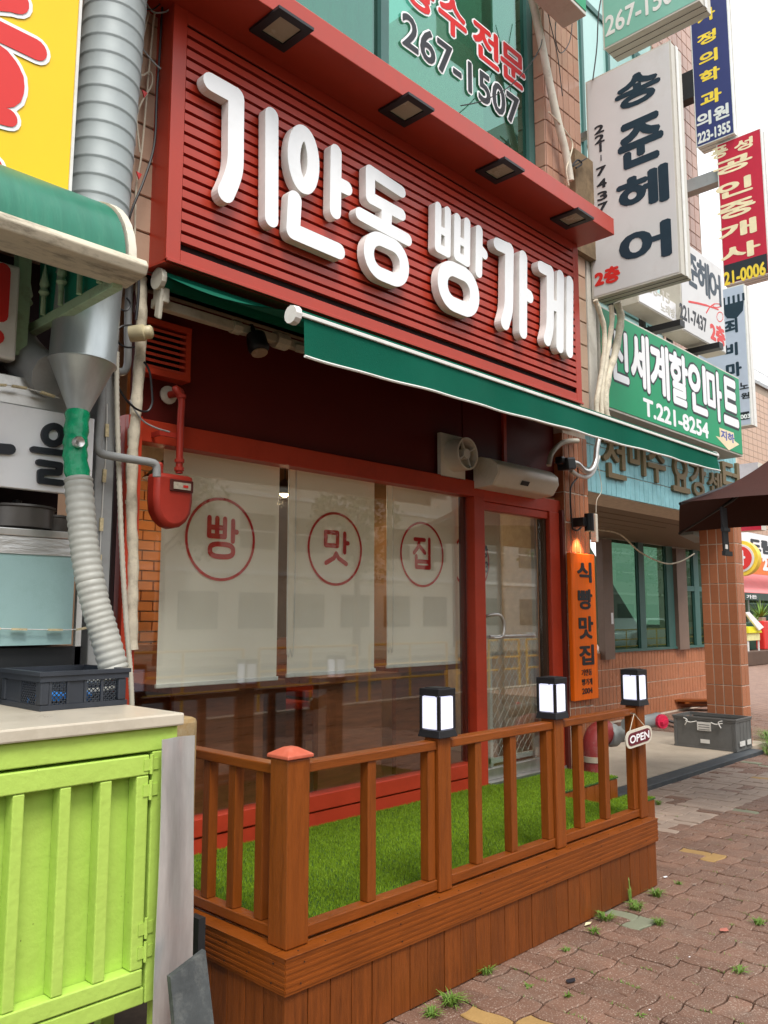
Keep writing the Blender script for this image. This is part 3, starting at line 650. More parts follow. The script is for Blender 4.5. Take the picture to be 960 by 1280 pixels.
# raised letters: traced as strokes on the letters' own front plane
YF = 3.082
def wp(x, y, ox, oy, k):
    p = at(ox+x*k, oy+y*k, YF); return (p.x, p.z)
R1 = lambda l: [wp(x, y, 240, 80, .3125) for x, y in l]
R2 = lambda l: [wp(x, y, 500, 230, .25) for x, y in l]
def ring(cx, cz, w_, h_, r, n=8): return [rrect(cx, cz, w_, h_, r, n)+[rrect(cx, cz, w_, h_, r, n)[0]]]
def oval(l, rx, rn):     # left/right/top/bottom centre line of a ring in zoom pixels
    (a, b, c_, d) = l; return a
def curve(l): 
    return [(p.x, p.y) for p in smooth_path([(x, y, 0) for x, y in l], 5)]
r0 = .056
LET = [
 ('기', [(R1([(78, 72), (178, 128)]), .045), (R1([(178, 128), (176, 300)])+curve(R1([(176, 300), (174, 400), (160, 460), (136, 516)])), .046), (R1([(320, 205), (319, 620)]), .041)]),
 ('안', [('E', R1([(408, 380), (486, 400)]), R1([(447, 275), (447, 488)]), .041), (R1([(577, 350), (574, 590)]), .040), (R1([(577, 474), (620, 496)]), .040), (R1([(412, 540), (405, 668), (588, 748)]), .044)]),
 ('동', [(R1([(838, 510), (714, 428), (714, 534), (838, 602)]), .036), (R1([(780, 585), (778, 640)]), .042), (R1([(674, 600), (862, 702)]), .038), ('S', R1([(708, 775), (850, 830)]), R1([(779, 712), (776, 848)]), .039)]),
 ('빵', [(R2([(192, 112), (190, 318), (238, 344), (240, 135)]), .029), (R2([(192, 222), (238, 250)]), .025), (R2([(288, 170), (286, 360), (335, 390), (337, 192)]), .031), (R2([(288, 275), (335, 305)]), .025), (R2([(397, 232), (394, 442)]), .035), (R2([(397, 318), (422, 350)]), .035), ('S', R2([(214, 500), (374, 570)]), R2([(296, 438), (290, 610)]), .047)]),
 ('가', [(R2([(488, 300), (548, 328)]), .044), (R2([(548, 328), (546, 480)])+curve(R2([(546, 480), (545, 590), (540, 640), (526, 694)])), .048), (R2([(617, 365), (616, 740)]), .046), (R2([(617, 540), (648, 562)]), .046)]),
 ('게', [(R2([(706, 415), (752, 438)]), .044), (R2([(752, 438), (752, 600)])+curve(R2([(752, 600), (751, 690), (748, 730), (737, 778)])), .046), (R2([(752, 600), (800, 618)]), .04), (R2([(803, 462), (800, 812)]), .048), (R2([(850, 490), (848, 838)]), .046)])]
for ch, ls in LET:
    P = []; holes = []
    for l in ls:
        if l[0] == 'E':
            (xa, za), (xb, zb_) = l[1]; (_, zt_), (_, zl_) = l[2]; cx, cz = (xa+xb)/2, (zt_+zl_)/2; rx, rz = (xb-xa)/2, (zt_-zl_)/2
            P.append(([(cx+rx*math.cos(2*math.pi*k/32), cz+rz*math.sin(2*math.pi*k/32)) for k in range(33)], l[3]))
        elif l[0] == 'S':
            (xa, za), (xb, zb_) = l[1]; (_, zt_), (_, zl_) = l[2]; cx, cz = (xa+xb)/2, (zt_+zl_)/2; w_, h_ = xb-xa, zt_-zl_
            q = rrect(cx, cz, w_, h_, min(w_, h_)*.48, 8); P.append((q+[q[0]], l[3]))
        else: P.append(l)
    vs, fs = strokes(P, r0, 9); vs, fs = clean(vs, fs)
    lo = solid(vs, fs, lambda x, z, w: V((x, 3.136-w, z)), 3.136-YF).build('raised_letter', M_WHITE, S_)
    lo.data.materials.append(M_WEDGE)
    for p in lo.data.polygons:
        if abs(p.normal.y) < .5: p.material_index = 1

# ------------------------------------------------------------------ retractable awning
Aw = thing('awning', 'half open green canvas awning stretched over the bakery window', 'awning', (3.75, 3.3, 2.4))
ax0, ax1 = 1.885, 5.6; by_ = 2.25; bz = 2.545
ro = MB(); ro.tube([(ax0+.02, 3.24, 2.965), (ax1, 3.24, 2.965)], .042, 14); ro.build('roller', M_GREENF, Aw, smooth=True)
ec = MB(); ec.tube([(ax0-.005, 3.24, 2.965), (ax0+.019, 3.24, 2.965)], .05, 14); ec.build('roller_cap', M_CREAM, Aw)
fb = MB(); N_ = 14
for j in range(2):
    pass
fab = [(t, 3.24+(by_-3.24)*t, 2.995+(bz+.012-2.995)*t-.035*math.sin(math.pi*t)) for t in [k/10 for k in range(11)]]
fb.add([(x, y, z) for x in (ax0+.02, ax1-.01) for t, y, z in fab], [(i, i+1, i+12, i+11) for i in range(10)])
fb.add([(x, y, z-.002) for x in (ax0+.02, ax1-.01) for t, y, z in fab], [(i+11, i+12, i+1, i) for i in range(10)])
fb.build('canvas', M_GREENF, Aw, smooth=True)
B('front_bar', M_GREENF, Aw, ax0, ax1, by_-.012, by_+.045, bz-.03, bz+.012, bevel=.006)
B('white_bead', M_WPAINT, Aw, ax0, ax1, by_-.024, by_-.013, bz-.018, bz-.002, bevel=.003)
cpm = MB(); cpm.tube([(ax0-.028, by_+.012, bz-.008), (ax0-.001, by_+.012, bz-.008)], [.034, .036], 12); cpm.build('end_cap', M_WPAINT, Aw)
cpm = MB(); cpm.tube([(ax1+.001, by_+.012, bz-.008), (ax1+.02, by_+.012, bz-.008)], [.034, .03], 12); cpm.build('end_cap', M_WPAINT, Aw)
va = MB(); nn = 80; vt = []; vb = []
for i in range(nn+1):
    t = i/nn; x = ax0+.015+(ax1-ax0-.03)*t; y0 = by_-.014; yb = y0-.006+.007*math.sin(t*23)+.004*math.sin(t*61); zb__ = bz-.163+.045*t
    vt.append((x, y0, bz-.02)); vb.append((x, yb, zb__))
va.add(vt+vb, [(i, i+1, nn+2+i, nn+1+i) for i in range(nn)]); va.build('valance', M_GREENF, Aw, smooth=True)
pp = MB(); pp.tube([(x, y-.002, z) for x, y, z in vb], .0055, 6); pp.build('valance_piping', M_WPAINT, Aw, smooth=True)
B('torsion_bar', M_CREAM, Aw, ax0+.03, ax1-.1, 3.30, 3.345, 2.86, 2.905, bevel=.004)
for x in (ax0+.04,):
    k = MB(); k.obox((x, 3.27, 2.93), (.018, 0, 0), (0, .045, 0), (0, 0, .07)); k.obox((x-.02, 3.25, 2.86), (.01, 0, 0), (0, .02, .01), (0, -.01, .07)); k.build('wall_bracket', M_CREAM, Aw, bevel=.006)
for x_, w_, r_ in ((2.62, .08, .045), (2.35, .05, .034)): k = MB(); k.tube([(x_, 3.32, 2.882), (x_+w_, 3.32, 2.882)], r_, 10); k.build('bar_bracket', M_CREAM, Aw)
for xa, xe, xt in ((2.75, 3.35, 2.9), (5.0, 4.4, 4.95)):
    ar = MB(); ar.beam((xa, 3.3, 2.86), (xe, 2.8, 2.68), .04, .03); ar.beam((xe, 2.8, 2.68), (xt, by_+.05, bz-.01), .035, .028); ar.build('folding_arm', M_CREAM, Aw)

# ------------------------------------------------------------------ things on the shop front
sp = thing('spotlight', 'small black spotlight on the awning bar above the left blind', 'spotlight', at(322, 428, 3.3))
p = at(322, 430, 3.28); q = MB(); q.lathe([(.0, -.05), (.05, -.05), (.055, .03), (.035, .05), (0, .05)], p, (0, -.35, -1), 14); q.build('housing', M_BLACK, sp, smooth=True)
q = MB(); q.lathe([(0, 0), (.042, 0), (.042, .004), (0, .004)], p+V((0, .35, 1)).normalized()*-.052, (0, -.35, -1), 14); q.build('lens', M_TAN, sp)
q = MB(); q.tube([p+V((-.02, .0, .04)), p+V((-.02, .03, .1))], .012, 6); q.build('bracket', M_BLACK, sp)
# louvre grille
lv = thing('louvre_vent', 'red slatted air vent above the gas meter', 'vent', at(210, 440, 3.44))
l0 = at(178, 440, 3.44).x; l1 = at(237, 440, 3.44).x; lz1 = at(237, 412, 3.44).z; lz0 = at(237, 479, 3.44).z
l0 = max(l0, 1.90); ft = .028
q = MB(); q.box(l0, l1, 3.425, 3.50, lz1-ft, lz1); q.box(l0, l1, 3.425, 3.5, lz0, lz0+ft); q.box(l1-ft, l1, 3.427, 3.5, lz0+ft, lz1-ft); q.build('frame', M_REDW, lv)
B('backing', M_GAP, lv, l0, l1-ft, 3.485, 3.495, lz0+ft, lz1-ft)
nl = 7
for i in range(nl):
    z = lz0+ft+(lz1-lz0-2*ft)*(i+.5)/nl; q = MB(); q.obox(((l0+l1-ft)/2, 3.45, z), ((l1-ft-l0)/2, 0, 0), (0, .02, .008), (0, -.002, .006)); q.build('slat', M_REDW, lv)
# gas meter
gm = thing('gas_meter', 'red painted gas meter with a small window hanging by the left blind', 'gas meter', at(211, 655, 3.36))
ga = at(190, 600, 3.36); gb = at(238, 600, 3.36); gt = at(213, 593, 3.36).z; gl_ = at(213, 661, 3.36).z
wx = gb.x-ga.x; prof = [(ga.x, gt), (gb.x, gt), (gb.x+.0, gl_+.13)]+[(gb.x-wx/2+wx/2*math.cos(t), gl_+.12-.12*math.sin(t)) for t in [math.pi*k/8 for k in range(1, 8)]]+[(ga.x, gl_+.13)]
q = MB(); q.prism([(x, 3.325, z) for x, z in prof], (0, .09, 0)); q.build('body', M_GASR, gm, bevel=.022, smooth=True)
q = MB(); zc = gt-.055; xc = (ga.x+gb.x)/2+.03
q.box(xc-.062, xc+.062, 3.317, 3.324, zc-.028, zc+.028); q.build('window_frame', mat('meter_window_surround', (.09, .02, .015), .5), gm, bevel=.004)
B('index_window', mat('meter_dial', (.5, .45, .36), .3, var=.2, vs=60), gm, xc-.045, xc+.045, 3.313, 3.3165, zc-.017, zc+.015)
B('dial_mark', M_SIGNRED, gm, xc+.004, xc+.03, 3.3112, 3.3128, zc-.008, zc+.004)
q = MB(); q.lathe([(.022, -.02), (.022, .02), (.016, .03)], (xc-.1, 3.36, gt+.018), (0, 0, 1), 10); q.build('inlet_nut', M_GASR, gm)
gp = thing('gas_pipe', 'red gas pipe dropping from the dark panel to the meter', 'pipe', at(228, 590, 3.36))
pt = at(227, 488, 3.36); pbm = V((pt.x, 3.36, gt+.0)); flx = at(212, 488, 3.47)
q = MB(); q.tube(smooth_path([(flx.x, 3.47, pt.z), (flx.x+.02, 3.40, pt.z), (pt.x-.03, 3.365, pt.z+.002), (pt.x, 3.36, pt.z-.04), (pt.x, 3.36, pt.z-.12)], 5)+[V((pt.x, 3.36, gt+.01))], .017, 10); q.build('pipe', M_GASR, gp, smooth=True)
q = MB(); q.lathe([(.028, 0), (.045, .004), (.045, .012), (0, .014)], (flx.x, 3.472, pt.z), (0, 1, 0), 14); q.build('wall_flange', M_CREAM, gp)
q = MB()
for z in (pt.z-.03, gt+.03, gt+.07): q.lathe([(.0, -.008), (.023, -.008), (.023, .008), (0, .008)], (pt.x, 3.36, z), (0, 0, 1), 10)
q.build('coupling', M_GASR, gp)
zc2 = at(215, 545, 3.4).z; q = MB(); q.box(pt.x-.1, pt.x+.02, 3.375, 3.385, zc2-.012, zc2+.012); q.box(pt.x-.1, pt.x-.09, 3.385, 3.45, zc2-.012, zc2+.012); q.build('pipe_clip', M_GASR, gp)
# exhaust fan
ef = thing('exhaust_fan', 'white round exhaust fan mounted beside the air curtain', 'fan', at(577, 595, 3.42))
c = at(579, 568, 3.37); R_ = .108
q = MB(); q.box(c.x-.135, c.x+.12, 3.45, 3.478, c.z-.15, c.z+.14); q.build('mounting_plate', M_UNIT, ef)
q = MB(); n_ = 28
for (ra, rb, y0, y1) in ((R_, R_-.012, 3.449, 3.33),):
    vs = []; 
    for k in range(n_):
        a = 2*math.pi*k/n_
        for r_, y_ in ((ra, y0), (ra, y1), (rb, y1), (rb, y0)): vs.append((c.x+r_*math.cos(a), y_, c.z+r_*math.sin(a)))
    q.add(vs, [(4*k+j, 4*((k+1) % n_)+j, 4*((k+1) % n_)+(j+1) % 4, 4*k+(j+1) % 4) for k in range(n_) for j in range(4)])
q.build('shroud', M_UNIT, ef, smooth=True)
B('dark_throat', M_BLACK, ef, c.x-.075, c.x+.075, 3.44, 3.448, c.z-.075, c.z+.075)
for k in range(5):
    a = 2*math.pi*k/5+.3; u = V((math.cos(a), 0, math.sin(a))); w_ = V((-math.sin(a), 0, math.cos(a))); cc = V((c.x, 3.39, c.z))
    q = MB(); q.hexa([cc+u*.03-w_*.015, cc+u*.09-w_*.035, cc+u*.09+w_*.02+V((0, -.03, 0)), cc+u*.03+w_*.015+V((0, -.01, 0)), cc+u*.03-w_*.015+V((0, .003, 0)), cc+u*.09-w_*.035+V((0, .003, 0)), cc+u*.09+w_*.02+V((0, -.027, 0)), cc+u*.03+w_*.015+V((0, -.007, 0))]); q.build('blade', M_CREAM, ef)
q = MB(); q.lathe([(0, -.03), (.034, -.028), (.036, .03), (0, .03)], (c.x, 3.365, c.z), (0, 1, 0), 16); q.build('hub', M_WPAINT, ef, smooth=True)
q = MB(); 
for a in (.5, 2.1, 3.7, 5.2): q.beam((c.x+.03*math.cos(a), 3.345, c.z+.03*math.sin(a)), (c.x+.1*math.cos(a), 3.345, c.z+.1*math.sin(a)), .008, .008, (0, 1, 0))
q.build('guard_arm', M_WPAINT, ef)
# air curtain
ac = thing('air_curtain', 'long cream air curtain unit mounted over the glass door', 'air curtain', at(650, 620, 3.4))
xa = at(594, 600, 3.45).x; xb = at(694, 627, 3.29).x; za = at(595, 611, 3.45).z; 
ht = .21
pr = [(3.455, 0), (3.30, .010), (3.25, .085), (3.255, .145), (3.31, .19), (3.39, ht), (3.455, ht)]
q = MB(); q.prism([(xa, y, za+z) for y, z in pr], (xb-xa, 0, 0)); q.build('housing', M_UNIT, ac, bevel=.012, smooth=True)
q = MB(); q.prism([(xa-.012, 3.455+(y-3.455)*1.0, za+z) for y, z in pr], (.01, 0, 0)); q.build('end_cap', M_UNIT, ac)
q = MB(); cen = V((xa-.014, 3.365, za+.11))
for r_ in (.07, .05, .03): 
    vs = []; n_ = 24
    for k in range(n_):
        a = 2*math.pi*k/n_
        for rr, xx in ((r_, 0), (r_-.008, 0), (r_-.008, -.004), (r_, -.004)): vs.append((cen.x+xx, cen.y+rr*.9*math.cos(a), cen.z+rr*math.sin(a)))
    q.add(vs, [(4*k+j, 4*((k+1) % n_)+j, 4*((k+1) % n_)+(j+1) % 4, 4*k+(j+1) % 4) for k in range(n_) for j in range(4)])
q.build('end_ring', M_UNIT, ac)
mx_ = at(655, 613, 3.27).x
q = MB(); a1 = V((0, 3.29, za+.012)); b1 = V((0, 3.235, za+.10)); d1 = (b1-a1)
q.hexa([V((mx_-.04, 0, 0))+a1+d1*.3+V((0, -.004, 0)), V((mx_+.05, 0, 0))+a1+d1*.3+V((0, -.004, 0)), V((mx_+.05, 0, 0))+a1+d1*.62+V((0, -.004, 0)), V((mx_-.04, 0, 0))+a1+d1*.62+V((0, -.004, 0)), V((mx_-.04, 0, 0))+a1+d1*.3, V((mx_+.05, 0, 0))+a1+d1*.3, V((mx_+.05, 0, 0))+a1+d1*.62, V((mx_-.04, 0, 0))+a1+d1*.62]); q.build('control_window', M_BLACK, ac)
# hoses and black motor at the right end of the awning
cm = thing('awning_motor', 'black box and trailing cable above the right end of the air curtain', 'motor', at(705, 590, 3.3))
p = at(708, 580, 3.28); q = MB(); q.obox(p, (.06, 0, .01), (0, .05, 0), (-.01, 0, .045)); q.obox(p+V((-.08, .0, .015)), (.035, 0, .0), (0, .03, 0), (0, 0, .028)); q.build('housing', M_BLACK, cm, bevel=.012)
cbp = [at(a, b, 3.37) for a, b in ((722, 585), (722, 596), (714, 608), (713, 625), (715, 655), (716, 661), (722, 663), (728, 657))]
q = MB(); q.tube(smooth_path(cbp), .007, 6); q.build('cable', M_BLACK, cm, smooth=True)
dh = thing('drain_hose', 'pale hose and chrome elbow bending down the pilaster top', 'hose', at(735, 590, 3.3))
q = MB(); q.tube(smooth_path([at(a, b, 3.33) for a, b in ((714, 578), (722, 580), (730, 588), (738, 588), (744, 578), (746, 560), (749, 545))]), .022, 9); q.build('hose', M_ALU, dh, smooth=True)
q = MB(); q.tube(smooth_path([at(a, b, 3.36) for a, b in ((714, 588), (722, 594), (734, 596), (742, 588), (748, 570))]), .018, 8); q.build('hose', M_WPAINT, dh, smooth=True)
q = MB(); q.tube(smooth_path([at(a, b, 3.38) for a, b in ((686, 582), (690, 566), (704, 553), (722, 551))]), .02, 8); q.build('bent_pipe', M_CREAM, dh, smooth=True)
# wall lamp + orange wooden sign
wl = thing('wall_lamp', 'black cylinder downlight shining on the orange board', 'lamp', at(737, 652, 3.34))
p = at(736.5, 653, 3.30); lh = .068; q = MB(); q.lathe([(0, lh), (.037, lh), (.037, -lh), (.03, -lh), (.03, -lh+.02), (0, -lh+.02)], p, (0, 0, 1), 18); q.build('shade', M_BLACK, wl, smooth=True)
q = MB(); q.lathe([(0, .0), (.028, 0), (.028, .004), (0, .004)], p-V((0, 0, lh-.012)), (0, 0, 1), 14); q.build('bulb', mat('lamp_glow', (1, .8, .5), .5, emit='#ffd9a0', es=9), wl)
q = MB(); q.box(p.x-.085, p.x-.02, 3.3, 3.4, p.z-.035, p.z+.035); q.build('wall_arm', M_BLACK, wl, bevel=.004)
ll = bpy.data.lights.new('wall_lamp_light', 'SPOT'); ll.energy = 5; ll.color = (1, .62, .3); ll.spot_size = math.radians(75); ll.spot_blend = .6; ll.shadow_soft_size = .02
lo = bpy.data.objects.new('wall_lamp_light', ll); C.objects.link(lo); lo.parent = wl; lo.location = p-V((0, -.045, lh+.004))-ORG[wl.name]; lo.rotation_euler = (math.radians(14), 0, 0)
os_ = thing('wooden_sign', 'tall orange board with black carved Korean letters on the tiled pilaster', 'sign', at(730, 878, 3.37))
o0 = at(719.5, 877, 3.36); o1 = at(749.5, 873, 3.36); otz = at(712, 690, 3.36).z
bd = B('board', M_ORANGE, os_, o0.x, o1.x, 3.365, 3.404, o0.z, otz, bevel=.006)
ow = o1.x-o0.x; OZ = lambda py: at(727, py, 3.36).z
for ch, a, b in (('식', 703, 727), ('빵', 737, 761), ('맛', 771, 798), ('집', 807, 831)):
    text(ch, (o0.x+ow*.25, 3.364, OZ(b)), ow*.56, OZ(a)-OZ(b), FX, M_INKB, os_, 'carved_letter', .032, .003)
for ch, a, b in (('기안동', 837, 845), ('빵가게', 849, 857), ('2004', 861, 868)):
    text(ch, (o0.x+ow*.3, 3.364, OZ(b)), ow*.42, OZ(a)-OZ(b), FX, M_INKB, os_, 'carved_letter', .015, .003)
sw = thing('switch_box', 'narrow white switch box at the right edge of the pilaster beside the lamp', 'switch box', at(747, 678, 3.36))
a = at(743, 642, 3.37); b = at(748, 678, 3.37); B('cover', M_CREAM, sw, a.x, a.x+.035, 3.36, 3.412, b.z, a.z, bevel=.006)
q = MB(); q.tube(smooth_path([at(x, y, 3.38) for x, y in ((745, 641), (746, 625), (752, 612), (748, 585), (742, 560))]), .003, 5); q.build('wire', M_CREAM, sw)
# ------------------------------------------------------------------ timber deck
DY0, DX0, DX1, DZ = 2.196, 1.822, 4.432, .355
D_ = thing('timber_deck', 'raised timber deck covered with artificial grass in front of the bakery', 'deck', (3.1, 2.8, 0))
def board(x0, x1, y0, y1, z0, z1, name='board', m=M_WOOD, par=None, bv=.003):
    return B(name, m, par or D_, x0, x1, y0, y1, z0, z1, bevel=bv)
# grooved face boards with a slight machined profile
def grooved(name, a, b, z0, z1, th, side):
    q = MB(); n = 12; hh = (z1-z0)/n
    for i in range(n):
        if side == 'y': q.box(a, b, DY0+(0 if i % 2 else .0022), DY0+th, z0+i*hh, z0+(i+1)*hh)
        else: q.box(DX0+(0 if i % 2 else .0022), DX0+th, a, b, z0+i*hh, z0+(i+1)*hh)
    return q.build(name, M_WOOD, D_)
grooved('face_board', DX0+.003, DX1, .236, DZ-.004, .024, 'y')
grooved('face_board', DY0+.004, 3.38, .236, DZ-.004, .024, 'x')
board(DX0-.004, DX1, DY0-.004, DY0+.062, DZ-.003, DZ+.0); board(DX0+.07, DX1, DY0+.066, DY0+.135, DZ-.02, DZ+.001)
board(DX0-.004, DX0+.062, DY0+.066, 3.38, DZ-.003, DZ+.0); board(DX0+.066, DX0+.12, DY0+.139, 3.38, DZ-.02, DZ+.001)
board(DX1-.02, DX1-.001, DY0+.026, DY0+.8, .05, DZ-.022)
sw_ = .1; i = 0; x = DX0+.012
while x < DX1-.02:
    x1 = min(x+sw_-.0035, DX1-.005); e = random.uniform(-.0015, .0015)
    board(x, x1, DY0+.013+e, DY0+.027+e, .004, .233, 'skirt_board', M_SKIRT, bv=.002); x += sw_
y = DY0+.03
while y < 3.36:
    board(DX0+.013, DX0+.027, y, y+sw_-.0035, .004, .233, 'skirt_board', M_SKIRT, bv=.002); y += sw_
B('frame', M_BLACK, D_, DX0+.03, DX1-.03, DY0+.03, 3.42, .01, .25)
B('deck_floor', M_WOOD, D_, DX0+.122, 4.60, DY0+.137, 3.42, .28, .332)
board(4.60, 5.42, 2.98, 3.42, .29, .332, 'step_top'); 
for x in [4.60+i*.103 for i in range(8)]: board(x, x+.099, 2.972, 2.985, .2, .328, 'step_board', M_WOODV, bv=.002)
board(4.60, 5.60, 2.80, 2.969, .15, .192, 'tread'); 
for x in [4.60+i*.1 for i in range(10)]: board(x, x+.096, 2.79, 2.799, .004, .19, 'step_board', M_WOODV, bv=.002)
for y in [2.80+i*.1 for i in range(6)]: board(5.591, 5.60, y+.001, y+.097, .004, .149, 'step_board', M_WOODV, bv=.002)
for y in (2.99, 3.09, 3.19, 3.29): board(5.411, 5.42, y, y+.096, .195, .289, 'step_board', M_WOODV, bv=.002)
q = MB()
for k in range(22):
    x = DX0+.07+k*.12
    for z in (.262, .325): q.lathe([(.0028, 0), (.0028, .0015), (0, .0016)], (x+random.uniform(-.01, .01), DY0-.0015, z), (0, -1, 0), 6) if k % 4 == 0 else None
    q.lathe([(.0028, 0), (.0028, .0012), (0, .0013)], (x, DY0+.02, DZ+.0002), (0, 0, 1), 6); q.lathe([(.0028, 0), (.0028, .0012), (0, .0013)], (x+.03, DY0+.1, DZ+.0012), (0, 0, 1), 6)
for k in range(9):
    y = DY0+.06+k*.13; q.lathe([(.003, 0), (.003, .0015), (0, .0016)], (DX0-.0015, y, .325), (-1, 0, 0), 6); q.lathe([(.003, 0), (.003, .0015), (0, .0016)], (DX0-.0015, y+.01, .262), (-1, 0, 0), 6)
q.build('screws', M_BLACK, D_, kind='stuff')
# dirt and splashed mud along the skirt foot
# ---- railing on the deck edge
R_ = thing('deck_railing', 'orange brown timber railing with square balusters round the deck edge', 'railing', (3.1, 2.3, DZ))
RT = .945; yr = DY0+.055
P0 = (1.875, 2.235)
def post(x, y, w=.085, top=RT+.012, m=M_WOODV): return B('post', m, R_, x-w/2, x+w/2, y-w/2, y+w/2, DZ+.002, top, bevel=.005)
post(1.905, 2.285, .098, RT+.02)
q = MB(); cx_, cy_ = 1.905, 2.285; w_ = .058
q.add([(cx_-w_, cy_-w_, RT+.022), (cx_+w_, cy_-w_, RT+.022), (cx_+w_, cy_+w_, RT+.022), (cx_-w_, cy_+w_, RT+.022), (cx_-w_, cy_-w_, RT+.034), (cx_+w_, cy_-w_, RT+.034), (cx_+w_, cy_+w_, RT+.034), (cx_-w_, cy_+w_, RT+.034), (cx_-.02, cy_-.02, RT+.056), (cx_+.02, cy_-.02, RT+.056), (cx_+.02, cy_+.02, RT+.056), (cx_-.02, cy_+.02, RT+.056)],
      [(0,3,2,1),(0,1,5,4),(1,2,6,5),(2,3,7,6),(3,0,4,7),(4,5,9,8),(5,6,10,9),(6,7,11,10),(7,4,8,11),(8,9,10,11)])
q.build('post_cap', mat('faded_red_cap', (.5, .11, .06), .5, var=.12, vs=20, dirt='#c08070', dirt_amt=.4, ds=20), R_, bevel=.003)
px_ = [at(a, 1000, yr+.04).x for a in (546, 692, 797)]
PX = [2.655, 3.50, 4.33]
PX = [at(547, 1050, 2.29).x, at(692, 1000, 2.29).x, at(796, 980, 2.29).x]
for x in PX: post(x, 2.285, .078)
xs_ = [1.905]+PX
for a, b in zip(xs_, xs_[1:]):
    B('top_rail', M_WOOD, R_, a+.05, b-.04, 2.285-.03, 2.285+.03, RT-.035, RT, bevel=.004)
    B('bottom_rail', M_WOOD, R_, a+.05, b-.04, 2.285-.028, 2.285+.022, DZ+.012, DZ+.052, bevel=.004)
balx = [at(462, 1050, 2.275).x, PX[0]-.067, at(596, 1000, 2.275).x, at(640, 1000, 2.275).x, PX[1]-.067, at(725, 980, 2.275).x, at(757, 980, 2.275).x, PX[2]-.064]
for x in balx: B('baluster', M_WOODV, R_, x-.022, x+.022, 2.262, 2.305, DZ+.053, RT-.036, bevel=.003)
ye = 3.36
B('top_rail', M_WOOD, R_, 1.872, 1.928, 2.335, ye, RT-.04, RT-.005, bevel=.004)
B('bottom_rail', M_WOOD, R_, 1.877, 1.925, 2.335, ye, DZ+.012, DZ+.05, bevel=.004)
for y in (2.425, 2.588, 2.75, 2.91, 3.07, 3.23): B('baluster', M_WOODV, R_, 1.882, 1.922, y-.022, y+.022, DZ+.051, RT-.041, bevel=.003)
post(1.90, ye+.03, .06)
# ---- turf
B('turf_mat', mat('turf_backing', (.035, .085, .012), .9, var=.2, vs=30), None, 1.955, 4.597, 2.34, 3.45, .3325, .340, label=None)
tm = bpy.data.objects['turf_mat']; setp(tm, 'bright green artificial grass laid over the deck and its steps', 'artificial grass', None, 'stuff')
def blades(name, areas, m, dens, h0, h1, label, cat, wid=.0017, lean=.5):
    q = []; fs = []; rr = random.Random(3)
    for (x0, x1, y0, y1, z) in areas:
        for _ in range(int((x1-x0)*(y1-y0)*dens)):
            x = rr.uniform(x0, x1); y = rr.uniform(y0, y1); h = rr.uniform(h0, h1); a = rr.uniform(0, 6.28); l = rr.uniform(0, lean)*h; b_ = rr.uniform(0, 6.28)
            dx, dy = math.cos(a)*wid, math.sin(a)*wid; n = len(q)
            q += [(x-dx, y-dy, z), (x+dx, y+dy, z), (x+math.cos(b_)*l, y+math.sin(b_)*l, z+h)]; fs.append((n, n+1, n+2))
    me = bpy.data.meshes.new(name); me.from_pydata(q, [], fs); me.materials.append(m); o = bpy.data.objects.new(name, me); C.objects.link(o)
    return setp(o, label, cat, None, 'stuff')
M_TURF = mat('turf_blades', (.19, .31, .012), .55, var=.35, vs=60)
blades('turf_blades', [(1.96, 4.6, 2.34, 3.45, .34), (4.6, 5.43, 2.97, 3.40, .34), (4.6, 5.61, 2.79, 2.97, .2)], M_TURF, 42000, .007, .015, 'short blades of the artificial grass on the deck', 'artificial grass')
B('turf_mat', bpy.data.materials['turf_backing'], None, 4.6, 5.425, 2.968, 3.42, .333, .341, kind='stuff', label='artificial grass covering the upper step by the pilaster', cat='artificial grass')
B('turf_mat', bpy.data.materials['turf_backing'], None, 4.6, 5.605, 2.787, 2.967, .193, .201, kind='stuff', label='artificial grass covering the lower step at the deck end', cat='artificial grass')
# ---- lanterns on the posts
M_LENS = mat('frosted_lamp_panel', (.8, .82, .9), .4, var=.02, emit='#dfe2ff', es=.35)
def lantern(x, y, lab):
    t = thing('post_lantern', lab, 'lantern', (x, y, RT+.012), 'square black solar lanterns on the railing posts'); z = RT+.0125; a = .047
    q = MB(); q.hexa([(x-a-.012, y-a-.012, z), (x+a+.012, y-a-.012, z), (x+a+.012, y+a+.012, z), (x-a-.012, y+a+.012, z), (x-a-.006, y-a-.006, z+.03), (x+a+.006, y-a-.006, z+.03), (x+a+.006, y+a+.006, z+.03), (x-a-.006, y+a+.006, z+.03)]); q.build('base', M_BLACK, t, bevel=.002)
    for sx in (-1, 1):
        for sy in (-1, 1): B('corner_bar', M_BLACK, t, x+sx*a-.006, x+sx*a+.006, y+sy*a-.006, y+sy*a+.006, z+.031, z+.165)
    B('top', M_BLACK, t, x-a-.007, x+a+.007, y-a-.007, y+a+.007, z+.166, z+.196, bevel=.003)
    B('solar_cell', M_DARKP, t, x-a+.01, x+a-.01, y-a+.01, y+a-.01, z+.1965, z+.199)
    for b in ((x-a+.007, x+a-.007, y-a-.002, y-a+.001), (x-a+.007, x+a-.007, y+a-.001, y+a+.002), (x-a-.002, x-a+.001, y-a+.007, y+a-.007), (x+a-.001, x+a+.002, y-a+.007, y+a-.007)):
        B('light_panel', M_LENS, t, *b, z+.034, z+.163)
lantern(PX[0], 2.285, 'lantern on the post nearest the capped corner post, the biggest of the three')
lantern(PX[1], 2.285, 'lantern in the middle, in front of the glass door')
lantern(PX[2], 2.285, 'lantern on the last post, the one beside the OPEN sign')
